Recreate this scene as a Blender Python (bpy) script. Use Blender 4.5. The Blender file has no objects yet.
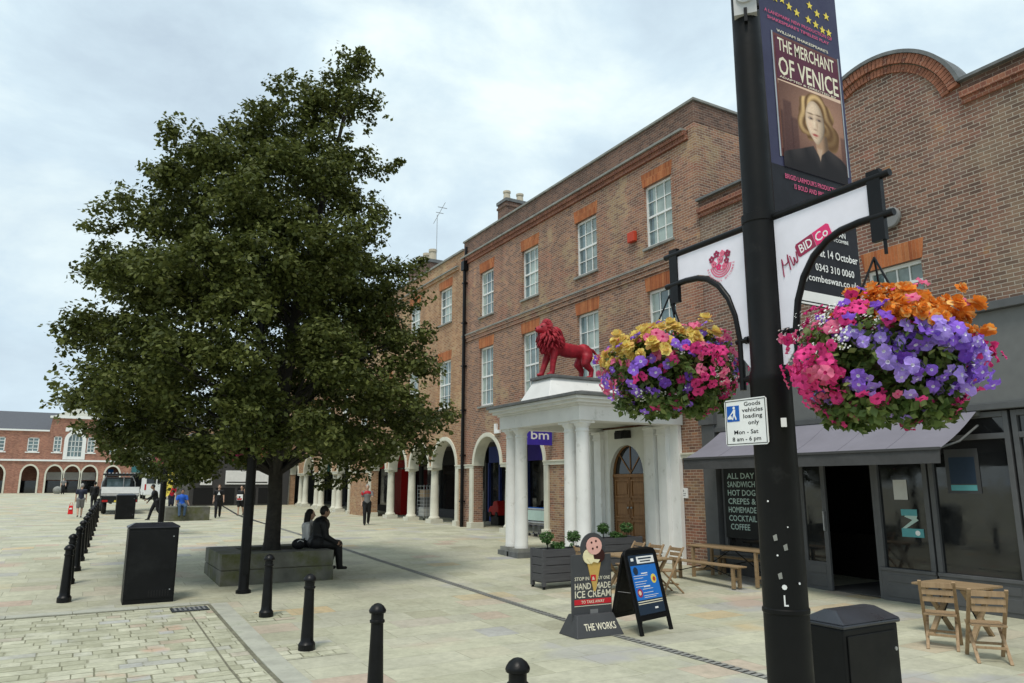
import bpy, bmesh, math, random
import numpy as np
from mathutils import Vector, Matrix
random.seed(7); rng = np.random.default_rng(11)
S = bpy.context.scene; C = S.collection
PI = math.pi

# ------------------------------------------------------------------ camera, sky, sun, exposure
FPX = 735.0; PITCH = math.radians(11.05); YAW = math.radians(30.09)
cam = bpy.data.cameras.new('camera'); camo = bpy.data.objects.new('camera', cam); C.objects.link(camo)
cam.sensor_width = 36; cam.lens = FPX/1024*36; cam.clip_start = .05; cam.clip_end = 3000
f0 = Vector((math.sin(YAW), math.cos(YAW), 0)); rt = Vector((math.cos(YAW), -math.sin(YAW), 0))
fw = f0*math.cos(PITCH)+Vector((0, 0, math.sin(PITCH))); up = -f0*math.sin(PITCH)+Vector((0, 0, math.cos(PITCH)))
m3 = Matrix((rt, up, -fw)).transposed()
camo.matrix_world = Matrix.Translation((0, 0, 1.7)) @ m3.to_4x4()
S.camera = camo
SUN_EL, SUN_AZ = 64, 222          # azimuth clockwise from +Y
w = bpy.data.worlds.new('World'); S.world = w; w.use_nodes = True
nt = w.node_tree; nt.nodes.clear()
def wn(t, **k):
    n = nt.nodes.new(t)
    for a, b in k.items(): setattr(n, a, b)
    return n
L = nt.links.new
sky = wn('ShaderNodeTexSky', sky_type='NISHITA'); sky.sun_disc = False
sky.sun_elevation = math.radians(SUN_EL); sky.sun_rotation = math.radians(SUN_AZ); sky.air_density = 1.0; sky.dust_density = 2.0
tc = wn('ShaderNodeTexCoord'); mp = wn('ShaderNodeMapping'); mp.inputs['Scale'].default_value = (1.15, 1.15, 2.1)
L(tc.outputs['Generated'], mp.inputs['Vector'])
n1 = wn('ShaderNodeTexNoise'); n1.inputs['Scale'].default_value = 2.7; n1.inputs['Detail'].default_value = 8; n1.inputs['Roughness'].default_value = .58; n1.inputs['Distortion'].default_value = .25
n2 = wn('ShaderNodeTexNoise'); n2.inputs['Scale'].default_value = 1.6; n2.inputs['Detail'].default_value = 5; n2.inputs['Distortion'].default_value = .3
L(mp.outputs[0], n1.inputs['Vector'])
mp2 = wn('ShaderNodeMapping'); mp2.inputs['Location'].default_value = (3.1, 1.7, .4); mp2.inputs['Scale'].default_value = (1, 1, 2.2)
L(tc.outputs['Generated'], mp2.inputs['Vector']); L(mp2.outputs[0], n2.inputs['Vector'])
cr = wn('ShaderNodeValToRGB'); e = cr.color_ramp.elements
e[0].position = .24; e[0].color = (.33, .405, .48, 1); e[1].position = .66; e[1].color = (.615, .70, .70, 1)
x = e.new(.48); x.color = (.45, .55, .615, 1)
L(n1.outputs['Fac'], cr.inputs['Fac'])
cr2 = wn('ShaderNodeValToRGB'); e = cr2.color_ramp.elements
e[0].position = .50; e[0].color = (0, 0, 0, 1); e[1].position = .72; e[1].color = (.35, .35, .35, 1)
L(n2.outputs['Fac'], cr2.inputs['Fac'])
sc = wn('ShaderNodeVectorMath', operation='SCALE'); sc.inputs['Scale'].default_value = 10.0; L(cr.outputs['Color'], sc.inputs[0])
mx = wn('ShaderNodeMix', data_type='RGBA'); L(cr2.outputs['Color'], mx.inputs[0]); L(sc.outputs[0], mx.inputs[6]); L(sky.outputs[0], mx.inputs[7])
bg = wn('ShaderNodeBackground'); bg.inputs['Strength'].default_value = .1; L(mx.outputs[2], bg.inputs['Color'])
wo = wn('ShaderNodeOutputWorld'); L(bg.outputs[0], wo.inputs['Surface'])
sl = bpy.data.lights.new('sun', 'SUN'); sl.energy = 1.5; sl.angle = math.radians(15); sl.color = (1, .94, .84)
so = bpy.data.objects.new('sun', sl); C.objects.link(so); so.location = (0, 0, 40)
az = math.radians(SUN_AZ); el = math.radians(SUN_EL)
sd = Vector((math.sin(az)*math.cos(el), math.cos(az)*math.cos(el), math.sin(el)))
so.rotation_euler = sd.to_track_quat('Z', 'Y').to_euler()
S.view_settings.view_transform = 'Standard'; S.view_settings.look = 'None'; S.view_settings.exposure = 0.62; S.view_settings.gamma = 1.0
S.view_settings.use_curve_mapping = False

# ------------------------------------------------------------------ materials
class NB:
    def __init__(s, name):
        s.m = bpy.data.materials.new(name); s.m.use_nodes = True; s.t = s.m.node_tree; s.p = s.t.nodes['Principled BSDF']
    def n(s, t, **k):
        o = s.t.nodes.new(t)
        for a, b in k.items(): setattr(o, a, b)
        return o
    def set(s, i, v):
        if isinstance(v, bpy.types.NodeSocket): s.t.links.new(v, i)
        else: i.default_value = v
    def math(s, op, a, b=0., c=None):
        o = s.n('ShaderNodeMath', operation=op); s.set(o.inputs[0], a); s.set(o.inputs[1], b)
        if c is not None: s.set(o.inputs[2], c)
        return o.outputs[0]
    def mix(s, f, a, b, blend='MIX'):
        o = s.n('ShaderNodeMix', data_type='RGBA', blend_type=blend); s.set(o.inputs[0], f); s.set(o.inputs[6], a); s.set(o.inputs[7], b); return o.outputs[2]
    def noise(s, vec, scale, detail=4, rough=.55):
        o = s.n('ShaderNodeTexNoise'); s.t.links.new(vec, o.inputs['Vector']); o.inputs['Scale'].default_value = scale
        o.inputs['Detail'].default_value = detail; o.inputs['Roughness'].default_value = rough; return o.outputs['Fac']
    def ramp(s, f, els, interp='LINEAR'):
        o = s.n('ShaderNodeValToRGB'); o.color_ramp.interpolation = interp
        e = o.color_ramp.elements
        while len(e) < len(els): e.new(.5)
        for a, (p_, c_) in zip(e, els): a.position = p_; a.color = tuple(c_)+(1,) if len(c_) == 3 else c_
        s.set(o.inputs[0], f); return o.outputs[0]
    def bump(s, h, strength=.3, dist=.01):
        o = s.n('ShaderNodeBump'); s.set(o.inputs['Height'], h); o.inputs['Strength'].default_value = strength; o.inputs['Distance'].default_value = dist
        s.t.links.new(o.outputs[0], s.p.inputs['Normal'])
    def maprange(s, v, a, b, c=0., d=1.):
        o = s.n('ShaderNodeMapRange'); s.set(o.inputs[0], v); o.inputs[1].default_value = a; o.inputs[2].default_value = b; o.inputs[3].default_value = c; o.inputs[4].default_value = d
        return o.outputs[0]
def c4(c): return tuple(c)+(1,)
def mat(name, col, rough=.6, metal=0., var=.12, nscale=6., bump=.0, bscale=60., spec=.5, dirt=None, coat=0.):
    b = NB(name); tco = b.n('ShaderNodeTexCoord').outputs['Object']
    f = b.noise(tco, nscale, 5); f = b.maprange(f, .3, .7)
    lo = [max(0, v*(1-var)) for v in col]; hi = [min(1, v*(1+var)) for v in col]
    cc = b.mix(f, c4(lo), c4(hi))
    if dirt:
        f2 = b.maprange(b.noise(tco, dirt[1], 8, .65), dirt[2], dirt[2]+.15); cc = b.mix(f2, cc, c4(dirt[0]))
    b.set(b.p.inputs['Base Color'], cc)
    r = b.maprange(b.noise(tco, nscale*2.3, 4), .3, .7, max(0, rough-.08), min(1, rough+.08)); b.set(b.p.inputs['Roughness'], r)
    b.p.inputs['Metallic'].default_value = metal; b.p.inputs['Specular IOR Level'].default_value = spec
    if coat: b.p.inputs['Coat Weight'].default_value = coat; b.p.inputs['Coat Roughness'].default_value = .15
    if bump: b.bump(b.noise(tco, bscale, 4), bump, .01)
    return b.m
def cells(name, w_, h_, mort, mcol, ramp, ground=False, rand_off=False, rough=.85, stain=(.75, 1.15), bump=.5, stain_scale=.5, dirt=None, rowvar=0., fine=30., patch=None):
    """bricks / slabs / setts: each unit gets its own colour"""
    b = NB(name); tco = b.n('ShaderNodeTexCoord').outputs['Object']
    sx = b.n('ShaderNodeSeparateXYZ'); b.t.links.new(tco, sx.inputs[0]); X, Y, Z = sx.outputs
    if ground: u, v = X, Y
    else:
        g = b.n('ShaderNodeNewGeometry'); sn = b.n('ShaderNodeSeparateXYZ'); b.t.links.new(g.outputs['True Normal'], sn.inputs[0])
        isx = b.math('GREATER_THAN', b.math('ABSOLUTE', sn.outputs[0]), .6)
        u = b.math('ADD', b.math('MULTIPLY', isx, Y), b.math('MULTIPLY', b.math('SUBTRACT', 1., isx), X)); v = Z
    if not ground:
        wob = b.noise(tco, 3., 2); v = b.math('ADD', v, b.math('MULTIPLY', b.math('SUBTRACT', wob, .5), .012))
    else:
        wob = b.noise(tco, 1.3, 2); v = b.math('ADD', v, b.math('MULTIPLY', b.math('SUBTRACT', wob, .5), .06))
    vh = b.math('DIVIDE', v, h_); row = b.math('FLOOR', vh); fv = b.math('FRACT', vh)
    if rand_off:
        wnz = b.n('ShaderNodeTexWhiteNoise', noise_dimensions='1D'); b.set(wnz.inputs['W'], row); off = b.math('MULTIPLY', wnz.outputs['Value'], 7.3)
        wr = b.math('ADD', b.math('MULTIPLY', wnz.outputs['Value'], rowvar), 1-rowvar/2)
        uw = b.math('ADD', b.math('DIVIDE', b.math('DIVIDE', u, w_), wr), off)
        # uneven lengths along one course
        uw = b.math('ADD', uw, b.math('MULTIPLY', b.math('SINE', b.math('MULTIPLY', uw, 2.1)), .22))
    else:
        uw = b.math('ADD', b.math('DIVIDE', u, w_), b.math('MULTIPLY', b.math('FLOORED_MODULO', row, 2.), .5))
    col = b.math('FLOOR', uw); fu = b.math('FRACT', uw)
    cv = b.n('ShaderNodeCombineXYZ'); b.set(cv.inputs[0], col); b.set(cv.inputs[1], row)
    wz = b.n('ShaderNodeTexWhiteNoise', noise_dimensions='2D'); b.t.links.new(cv.outputs[0], wz.inputs['Vector'])
    eu = b.math('MULTIPLY', b.math('MINIMUM', fu, b.math('SUBTRACT', 1., fu)), w_)
    ev = b.math('MULTIPLY', b.math('MINIMUM', fv, b.math('SUBTRACT', 1., fv)), h_)
    ed = b.math('MINIMUM', eu, ev)
    ed = b.math('ADD', ed, b.math('MULTIPLY', b.math('SUBTRACT', b.noise(tco, 40., 2), .5), mort*.8))
    mask = b.maprange(ed, mort*.35, mort*.75)
    if ground: mask = b.math('MAXIMUM', mask, b.maprange(b.noise(tco, 2.7, 4), .44, .62, 0, .85))
    base = b.ramp(wz.outputs['Value'], ramp)
    st = b.maprange(b.noise(tco, stain_scale, 6, .6), .3, .7, *stain); fn = b.maprange(b.noise(tco, fine, 5, .7), .25, .75, .82, 1.16)
    sc_ = b.n('ShaderNodeVectorMath', operation='SCALE'); b.set(sc_.inputs[0], base); b.set(sc_.inputs['Scale'], b.math('MULTIPLY', st, fn)); base = sc_.outputs[0]
    if patch:
        for pc_, ps_, pt_, pa_ in patch:
            pf_ = b.math('MULTIPLY', b.maprange(b.noise(b.n('ShaderNodeVectorMath', operation='ADD').outputs[0] if False else tco, ps_, 3, .5), pt_, pt_+.07), b.maprange(wz.outputs['Value'], .15, .5, pa_*.35, pa_))
            base = b.mix(pf_, base, c4(pc_))
    if not ground:
        mpz = b.n('ShaderNodeMapping'); b.t.links.new(tco, mpz.inputs[0]); mpz.inputs['Scale'].default_value = (2.2, 2.2, .22)
        base2 = b.n('ShaderNodeVectorMath', operation='SCALE'); b.set(base2.inputs[0], base); b.set(base2.inputs['Scale'], b.maprange(b.noise(mpz.outputs[0], 1., 6, .6), .32, .68, .78, 1.12)); base = base2.outputs[0]
    if dirt: base = b.mix(b.maprange(b.noise(tco, dirt[1], 7, .65), dirt[2], dirt[2]+.2, 0, dirt[3]), base, c4(dirt[0]))
    if ground:
        vo = b.n('ShaderNodeTexVoronoi'); b.t.links.new(tco, vo.inputs['Vector']); vo.inputs['Scale'].default_value = 1.9; vo.inputs['Randomness'].default_value = 1.
        base = b.mix(b.maprange(vo.outputs['Distance'], .035, .05, .55, 0.), base, c4((.20, .20, .165)))
    cc = b.mix(mask, c4(mcol), base); b.set(b.p.inputs['Base Color'], cc)
    b.p.inputs['Roughness'].default_value = rough; b.p.inputs['Specular IOR Level'].default_value = .3
    b.bump(b.math('ADD', mask, b.math('MULTIPLY', b.noise(tco, 25., 4), .4)), bump, .008)
    return b.m
def wood(name, c1, c2, axis=0):
    b = NB(name); tco = b.n('ShaderNodeTexCoord').outputs['Object']; m_ = b.n('ShaderNodeMapping'); b.t.links.new(tco, m_.inputs[0])
    s = [18, 18, 18]; s[axis] = 1.5; m_.inputs['Scale'].default_value = s
    f = b.noise(m_.outputs[0], 1.5, 6, .6); b.set(b.p.inputs['Base Color'], b.mix(b.maprange(f, .3, .7), c4(c1), c4(c2))); b.p.inputs['Roughness'].default_value = .6
    b.bump(f, .25, .004); return b.m
def emit_none(): pass
def leafmat(name, cols, rough=.5, trans=.25, spec=.3):
    b = NB(name); g = b.n('ShaderNodeNewGeometry'); cc = b.ramp(g.outputs['Random Per Island'], cols)
    b.set(b.p.inputs['Base Color'], cc); b.p.inputs['Roughness'].default_value = rough; b.p.inputs['Specular IOR Level'].default_value = spec
    tr = b.n('ShaderNodeBsdfTranslucent'); b.set(tr.inputs['Color'], cc); ms = b.n('ShaderNodeMixShader'); ms.inputs[0].default_value = trans
    b.t.links.new(b.p.outputs[0], ms.inputs[1]); b.t.links.new(tr.outputs[0], ms.inputs[2]); b.t.links.new(ms.outputs[0], b.t.nodes['Material Output'].inputs['Surface'])
    return b.m
def glass(name, col, rough=.04, spec=.8, var=.3, ns=2.):
    return mat(name, col, rough, 0, var, ns, spec=spec)

M = {}
M['brick'] = cells('stock_brick', .225, .075, .011, (.45, .38, .30), [(0, (.18, .10, .075)), (.22, (.235, .12, .085)), (.5, (.315, .16, .10)), (.75, (.37, .19, .12)), (.9, (.27, .15, .115)), (1, (.43, .21, .11))], stain=(.75, 1.12), patch=[((.31, .115, .075), .55, .56, .55), ((.37, .27, .15), .83, .55, .6)])
M['brick_wing'] = cells('orange_stock_brick', .225, .075, .011, (.48, .41, .30), [(0, (.28, .14, .075)), (.3, (.36, .18, .09)), (.6, (.43, .23, .12)), (.85, (.46, .28, .16)), (1, (.31, .15, .09))], stain=(.8, 1.1), patch=[((.42, .30, .16), .5, .55, .6)])
M['brick_dark'] = cells('brown_brick', .225, .075, .012, (.41, .36, .30), [(0, (.13, .08, .062)), (.3, (.19, .105, .078)), (.6, (.235, .125, .088)), (.85, (.27, .14, .097)), (1, (.17, .10, .085))], stain=(.72, 1.12), patch=[((.28, .105, .08), .9, .57, .4), ((.40, .20, .08), 1.7, .67, .5), ((.24, .19, .13), .42, .55, .5)])
M['brick_parapet'] = cells('sooty_brick', .225, .075, .010, (.27, .22, .18), [(0, (.12, .07, .055)), (.5, (.18, .10, .075)), (1, (.24, .13, .09))], stain=(.6, 1.05))
M['brick_red'] = cells('red_brick', .225, .075, .010, (.40, .30, .24), [(0, (.26, .10, .07)), (.5, (.36, .155, .105)), (1, (.44, .20, .13))])
M['lintel'] = cells('orange_rubbed_brick', .075, .6, .006, (.45, .22, .12), [(0, (.34, .095, .035)), (.5, (.44, .14, .05)), (1, (.50, .19, .075))], stain=(.7, 1.1), stain_scale=2.5)
M['red_band'] = cells('red_moulded_brick', .11, .09, .008, (.40, .25, .18), [(0, (.18, .07, .05)), (.5, (.25, .095, .06)), (1, (.30, .125, .075))])
M['ring'] = mat('arch_ring_brick', (.27, .105, .06), .85, var=.35, nscale=9, bump=.3)
M['paving'] = cells('york_stone_paving', .95, .56, .009, (.25, .24, .175), [(0, (.39, .38, .275)), (.25, (.45, .445, .33)), (.5, (.49, .48, .36)), (.72, (.43, .42, .33)), (.82, (.50, .485, .37)), (.87, (.46, .36, .285)), (.905, (.45, .44, .33)), (.95, (.52, .41, .245)), (.975, (.41, .405, .36)), (1, (.385, .38, .365))], ground=True, rand_off=True, rowvar=.6, bump=.3, stain=(.80, 1.10), stain_scale=.8, dirt=((.25, .255, .19), 1.7, .55, .55), fine=9., patch=[((.46, .345, .27), .31, .63, .75), ((.52, .42, .24), .37, .66, .8), ((.37, .365, .37), .52, .62, .7)])
M['setts'] = cells('stone_setts', .33, .22, .017, (.19, .185, .12), [(0, (.38, .375, .265)), (.4, (.47, .465, .345)), (.8, (.52, .51, .39)), (.88, (.46, .455, .37)), (.93, (.45, .37, .28)), (.955, (.46, .45, .36)), (1, (.43, .43, .40))], ground=True, rand_off=True, rowvar=.5, bump=.9, stain=(.76, 1.12), stain_scale=2.2, dirt=((.28, .28, .19), 2.6, .54, .6), fine=13., patch=[((.50, .34, .25), .9, .65, .8), ((.45, .45, .47), .75, .64, .8)])
M['kerb'] = mat('kerb_stone', (.40, .40, .335), .85, var=.18, nscale=3, bump=.3, dirt=((.28, .29, .22), 3., .55))
M['joint'] = mat('dark_joint', (.15, .145, .10), .95, var=.3)
M['stone'] = mat('cream_painted_stone', (.62, .60, .50), .7, var=.10, nscale=2.5, dirt=((.42, .40, .31), 3., .62))
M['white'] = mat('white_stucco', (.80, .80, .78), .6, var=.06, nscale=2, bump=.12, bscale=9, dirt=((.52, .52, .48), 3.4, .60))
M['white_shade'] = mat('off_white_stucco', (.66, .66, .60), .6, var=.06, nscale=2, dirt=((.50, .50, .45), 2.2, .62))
M['paint'] = mat('white_gloss_paint', (.78, .78, .76), .35, var=.04)
M['lead'] = mat('grey_lead', (.13, .135, .135), .6, var=.25, nscale=5)
M['coping'] = mat('grey_coping', (.24, .24, .22), .8, var=.25, nscale=3)
M['black'] = mat('black_iron_paint', (.005, .0052, .006), .40, var=.35, nscale=9, bump=.12, bscale=45, dirt=((.012, .012, .0115), 5., .62), spec=.22)
M['black_soft'] = mat('worn_black_paint', (.0045, .0045, .0046), .5, var=.4, nscale=4, dirt=((.018, .018, .0175), 7., .62), spec=.2, bump=.1, bscale=18)
M['cabinet'] = mat('black_cabinet_paint', (.005, .0052, .0057), .48, var=.3, nscale=3, dirt=((.010, .0105, .011), 2.5, .52), spec=.2)
M['cab_top'] = mat('cabinet_lid_paint', (.022, .0235, .031), .33, var=.4, nscale=4)
M['grey_shop'] = mat('charcoal_shop_paint', (.085, .087, .090), .5, var=.12, nscale=4)
M['grey_fascia'] = mat('grey_fascia_paint', (.135, .137, .135), .55, var=.07)
M['awning'] = mat('lilac_grey_canvas', (.195, .185, .22), .8, var=.08, nscale=1.5, bump=.1)
M['valance'] = mat('dark_grey_canvas', (.052, .052, .053), .8, var=.08)
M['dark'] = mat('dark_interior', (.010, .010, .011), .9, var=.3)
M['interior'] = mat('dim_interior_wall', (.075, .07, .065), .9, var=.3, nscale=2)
M['glass_net'] = glass('glass_over_net_curtain', (.36, .43, .395), .05, .6, .30, 1.2)
M['glass_mid'] = glass('glass_over_blind', (.26, .31, .29), .05, .7, .4, 1.5)
M['glass_blue'] = glass('sky_glass', (.13, .19, .20), .04, .9, .5, 1.5)
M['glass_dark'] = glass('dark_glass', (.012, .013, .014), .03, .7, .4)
M['door'] = wood('oak_door', (.20, .095, .032), (.34, .165, .06), 2)
M['wood'] = wood('weathered_bench_wood', (.22, .145, .075), (.34, .235, .13), 1)
M['wood_x'] = wood('weathered_chair_wood', (.25, .16, .085), (.37, .25, .14), 2)
M['grey_wood'] = wood('grey_stained_wood', (.060, .060, .066), (.085, .085, .092), 0)
M['lion'] = mat('red_gloss_paint', (.31, .012, .025), .55, var=.35, nscale=5, bump=.45, bscale=22, dirt=((.17, .012, .018), 9., .57), spec=.35)
M['bark'] = mat('tree_bark', (.030, .026, .021), .95, var=.4, nscale=8, bump=.8, bscale=22)
M['soil'] = mat('dark_soil', (.035, .03, .022), 1, var=.4, nscale=12)
M['block'] = mat('rough_concrete_block', (.125, .122, .10), .9, var=.35, nscale=2.2, bump=.9, bscale=9, dirt=((.08, .085, .028), 1.4, .47))
M['leaf'] = leafmat('maple_leaf', [(0, (.044, .056, .014)), (.35, (.074, .090, .022)), (.7, (.108, .126, .032)), (.93, (.15, .168, .046)), (1, (.20, .21, .07))], .5, .32, .2)
M['leaf2'] = leafmat('pale_tree_leaf', [(0, (.045, .06, .022)), (.6, (.075, .095, .035)), (1, (.11, .13, .05))])
M['leaf_b'] = leafmat('basket_leaf', [(0, (.05, .085, .018)), (.5, (.095, .15, .035)), (.85, (.16, .21, .055)), (1, (.24, .28, .09))])
M['box_leaf'] = leafmat('topiary_leaf', [(0, (.04, .09, .025)), (.5, (.07, .15, .04)), (1, (.12, .22, .07))])
M['steel'] = mat('galvanised_steel', (.42, .43, .44), .4, .7, .15)
M['silver'] = mat('silver_grey_plastic', (.45, .45, .45), .5, var=.2)
M['skin'] = mat('skin', (.50, .31, .22), .55, var=.08); M['skin_b'] = mat('brown_skin', (.27, .155, .10), .55, var=.08)
def flat(name, col, rough=.55, **k):
    M[name] = mat(name, col, rough, var=k.pop('var', .06), spec=.22, **k); return M[name]
for n_, c_ in dict(sign_white=(.80, .80, .79), lettering_black=(.012, .012, .012), sign_blue=(.012, .10, .42), board_blue=(.02, .16, .55), board_navy=(.02, .035, .06), cream=(.75, .70, .55), yellow=(.75, .60, .10),
                   poster_red=(.55, .02, .03), maroon=(.30, .03, .08), logo_pink=(.72, .04, .17), soft_pink=(.70, .16, .26), panel_lilac=(.78, .76, .84), charcoal=(.060, .062, .066), banner_navy=(.045, .046, .095), banner_black=(.014, .014, .019), banner_plum=(.10, .022, .045),
                   sepia=(.36, .20, .14), sepia_dark=(.13, .05, .045), face=(.72, .55, .42), face_shade=(.42, .26, .18), blonde=(.62, .47, .28), blonde_dark=(.30, .19, .09), coat_dark=(.020, .019, .022), pink_text=(.62, .10, .22), band=(.70, .50, .38),
                   purple_sign=(.055, .035, .36), post_red=(.45, .015, .015), steel_blue=(.03, .05, .20), chalk=(.42, .55, .50), chalk_board=(.014, .015, .015), cone=(.55, .36, .10), scoop_pink=(.75, .42, .36), scoop_cream=(.80, .72, .45), scoop_dark=(.04, .012, .01),
                   plate=(.20, .20, .20), terracotta=(.45, .33, .22), pot_cream=(.52, .46, .36), teal=(.10, .32, .34), paper=(.55, .55, .52), cloth_black=(.012, .012, .013), cloth_navy=(.022, .026, .045), cloth_grey=(.17, .17, .17), cloth_white=(.66, .64, .62), cloth_red=(.42, .015, .03),
                   cloth_blue=(.02, .10, .48), denim=(.06, .10, .17), hair_dark=(.015, .012, .011), hair_grey=(.30, .29, .28), hair_brown=(.06, .035, .02), shoe=(.012, .012, .012), shoe_tan=(.25, .19, .14), bag_red=(.62, .02, .02), van_white=(.75, .75, .75), tyre=(.015, .015, .015),
                   lamp_red=(.45, .02, .02), alarm=(.50, .06, .03), truck_dark=(.025, .028, .03), hoarding=(.060, .058, .058), roof_slate=(.10, .105, .12), petal_purple=(.24, .10, .62), petal_violet=(.33, .20, .75), petal_deep=(.16, .035, .48), petal_pink=(.72, .03, .22), petal_rose=(.70, .12, .24), petal_orange=(.85, .22, .015), petal_yellow=(.80, .52, .08),
                   petal_peach=(.80, .40, .10), petal_white=(.75, .76, .66), throat=(.70, .66, .80), throat_dark=(.32, .02, .10), coir=(.10, .07, .04), stem=(.06, .09, .03)).items(): flat(n_, c_)
def petal(name, col, dark=.72, light=1.4):
    b = NB(name); oi = b.n('ShaderNodeObjectInfo').outputs['Random']; g = b.n('ShaderNodeNewGeometry').outputs['Random Per Island']; r = b.math('FRACT', b.math('ADD', oi, g)); tco = b.n('ShaderNodeTexCoord').outputs['Object']
    c_ = b.mix(r, c4([v*dark for v in col]), c4([min(.95, v*light+.03) for v in col])); c_ = b.mix(b.maprange(b.noise(tco, 60., 3), .35, .7, 0, .45), c_, c4([min(.95, v*1.25+.06) for v in col]))
    b.set(b.p.inputs['Base Color'], c_); b.p.inputs['Roughness'].default_value = .75; b.p.inputs['Specular IOR Level'].default_value = .15
    tr = b.n('ShaderNodeBsdfTranslucent'); b.set(tr.inputs['Color'], c_); ms = b.n('ShaderNodeMixShader'); ms.inputs[0].default_value = .3
    b.t.links.new(b.p.outputs[0], ms.inputs[1]); b.t.links.new(tr.outputs[0], ms.inputs[2]); b.t.links.new(ms.outputs[0], b.t.nodes['Material Output'].inputs['Surface']); M[name] = b.m
for n_, c_ in dict(petal_purple=(.25, .11, .62), petal_violet=(.36, .24, .74), petal_deep=(.17, .05, .46), petal_pink=(.70, .035, .22), petal_rose=(.68, .14, .26), petal_orange=(.88, .25, .02), petal_yellow=(.86, .58, .17), petal_peach=(.82, .44, .14), petal_white=(.75, .76, .66)).items(): petal(n_, c_)

# ------------------------------------------------------------------ mesh helpers
def gz(y):
    if y < 10: return -.5
    if y < 27: return -.5+.5*(y-10)/17
    if y < 42: return 0.
    if y < 98: return .8*(y-42)/56
    return .8
class MB:
    def __init__(s): s.v = []; s.f = []; s.mi = []; s.mats = []; s.cur = 0
    def m(s, name):
        if name not in s.mats: s.mats.append(name)
        s.cur = s.mats.index(name); return s
    def add(s, vs, fs):
        o = len(s.v); s.v += [tuple(q) for q in vs]; s.f += [tuple(i+o for i in f) for f in fs]; s.mi += [s.cur]*len(fs); return s
    def box(s, a, b):
        x0, y0, z0 = [min(p, q) for p, q in zip(a, b)]; x1, y1, z1 = [max(p, q) for p, q in zip(a, b)]
        return s.add([(x0, y0, z0), (x1, y0, z0), (x1, y1, z0), (x0, y1, z0), (x0, y0, z1), (x1, y0, z1), (x1, y1, z1), (x0, y1, z1)],
                     [(0, 3, 2, 1), (4, 5, 6, 7), (0, 1, 5, 4), (1, 2, 6, 5), (2, 3, 7, 6), (3, 0, 4, 7)])
    def frustum(s, a, b, z0, a2, b2, z1):
        (x0, y0), (x1, y1), (u0, v0), (u1, v1) = a, b, a2, b2
        return s.add([(x0, y0, z0), (x1, y0, z0), (x1, y1, z0), (x0, y1, z0), (u0, v0, z1), (u1, v0, z1), (u1, v1, z1), (u0, v1, z1)],
                     [(0, 3, 2, 1), (4, 5, 6, 7), (0, 1, 5, 4), (1, 2, 6, 5), (2, 3, 7, 6), (3, 0, 4, 7)])
    def beam(s, p, q, w_, h_, upv=(0, 0, 1)):
        p = Vector(p); q = Vector(q); d = (q-p).normalized(); u = Vector(upv)
        if abs(d.dot(u)) > .98: u = Vector((1, 0, 0))
        r = d.cross(u).normalized()*w_/2; u = r.cross(d).normalized()*h_/2
        vs = [p-r-u, p+r-u, p+r+u, p-r+u, q-r-u, q+r-u, q+r+u, q-r+u]
        return s.add(vs, [(0, 1, 2, 3), (7, 6, 5, 4), (0, 4, 5, 1), (1, 5, 6, 2), (2, 6, 7, 3), (3, 7, 4, 0)])
    def path(s, pts, r, n=8, caps=True):
        pts = [Vector(p) for p in pts]; rs = r if isinstance(r, (list, tuple)) else [r]*len(pts)
        vs = []; pu = None
        for i, p in enumerate(pts):
            d = ((pts[min(i+1, len(pts)-1)]-pts[max(i-1, 0)])).normalized()
            if pu is None: pu = Vector((0, 0, 1)) if abs(d.z) < .9 else Vector((1, 0, 0))
            a = d.cross(pu).normalized(); b = a.cross(d).normalized(); pu = b
            vs += [p+(a*math.cos(2*PI*k/n)+b*math.sin(2*PI*k/n))*rs[i] for k in range(n)]
        fs = [(i*n+k, i*n+(k+1) % n, (i+1)*n+(k+1) % n, (i+1)*n+k) for i in range(len(pts)-1) for k in range(n)]
        if caps: fs += [tuple(range(n))[::-1], tuple((len(pts)-1)*n+k for k in range(n))]
        return s.add(vs, fs)
    def lathe(s, prof, c=(0, 0, 0), n=16, ax=None):
        vs = []; c = Vector(c)
        for r, z in prof:
            for k in range(n):
                a = 2*PI*k/n; q = Vector((r*math.cos(a), r*math.sin(a), z))
                if ax == 'x': q = Vector((q.z, q.x, q.y))
                elif ax == 'y': q = Vector((q.x, q.z, q.y))
                vs.append(c+q)
        m_ = len(prof); fs = [(i*n+k, i*n+(k+1) % n, (i+1)*n+(k+1) % n, (i+1)*n+k) for i in range(m_-1) for k in range(n)]
        fs += [tuple(range(n))[::-1], tuple((m_-1)*n+k for k in range(n))]
        return s.add(vs, fs)
    def ball(s, c, r, n=12, rings=8):
        rx, ry, rz = r if isinstance(r, (tuple, list)) else (r, r, r)
        vs = [(c[0], c[1], c[2]-rz)]
        for i in range(1, rings):
            t = PI*i/rings-PI/2
            vs += [(c[0]+rx*math.cos(t)*math.cos(2*PI*k/n), c[1]+ry*math.cos(t)*math.sin(2*PI*k/n), c[2]+rz*math.sin(t)) for k in range(n)]
        vs.append((c[0], c[1], c[2]+rz)); fs = [(0, 1+(k+1) % n, 1+k) for k in range(n)]
        fs += [(1+i*n+k, 1+i*n+(k+1) % n, 1+(i+1)*n+(k+1) % n, 1+(i+1)*n+k) for i in range(rings-2) for k in range(n)]
        l = len(vs)-1; o = 1+(rings-2)*n; fs += [(o+k, o+(k+1) % n, l) for k in range(n)]
        return s.add(vs, fs)
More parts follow.
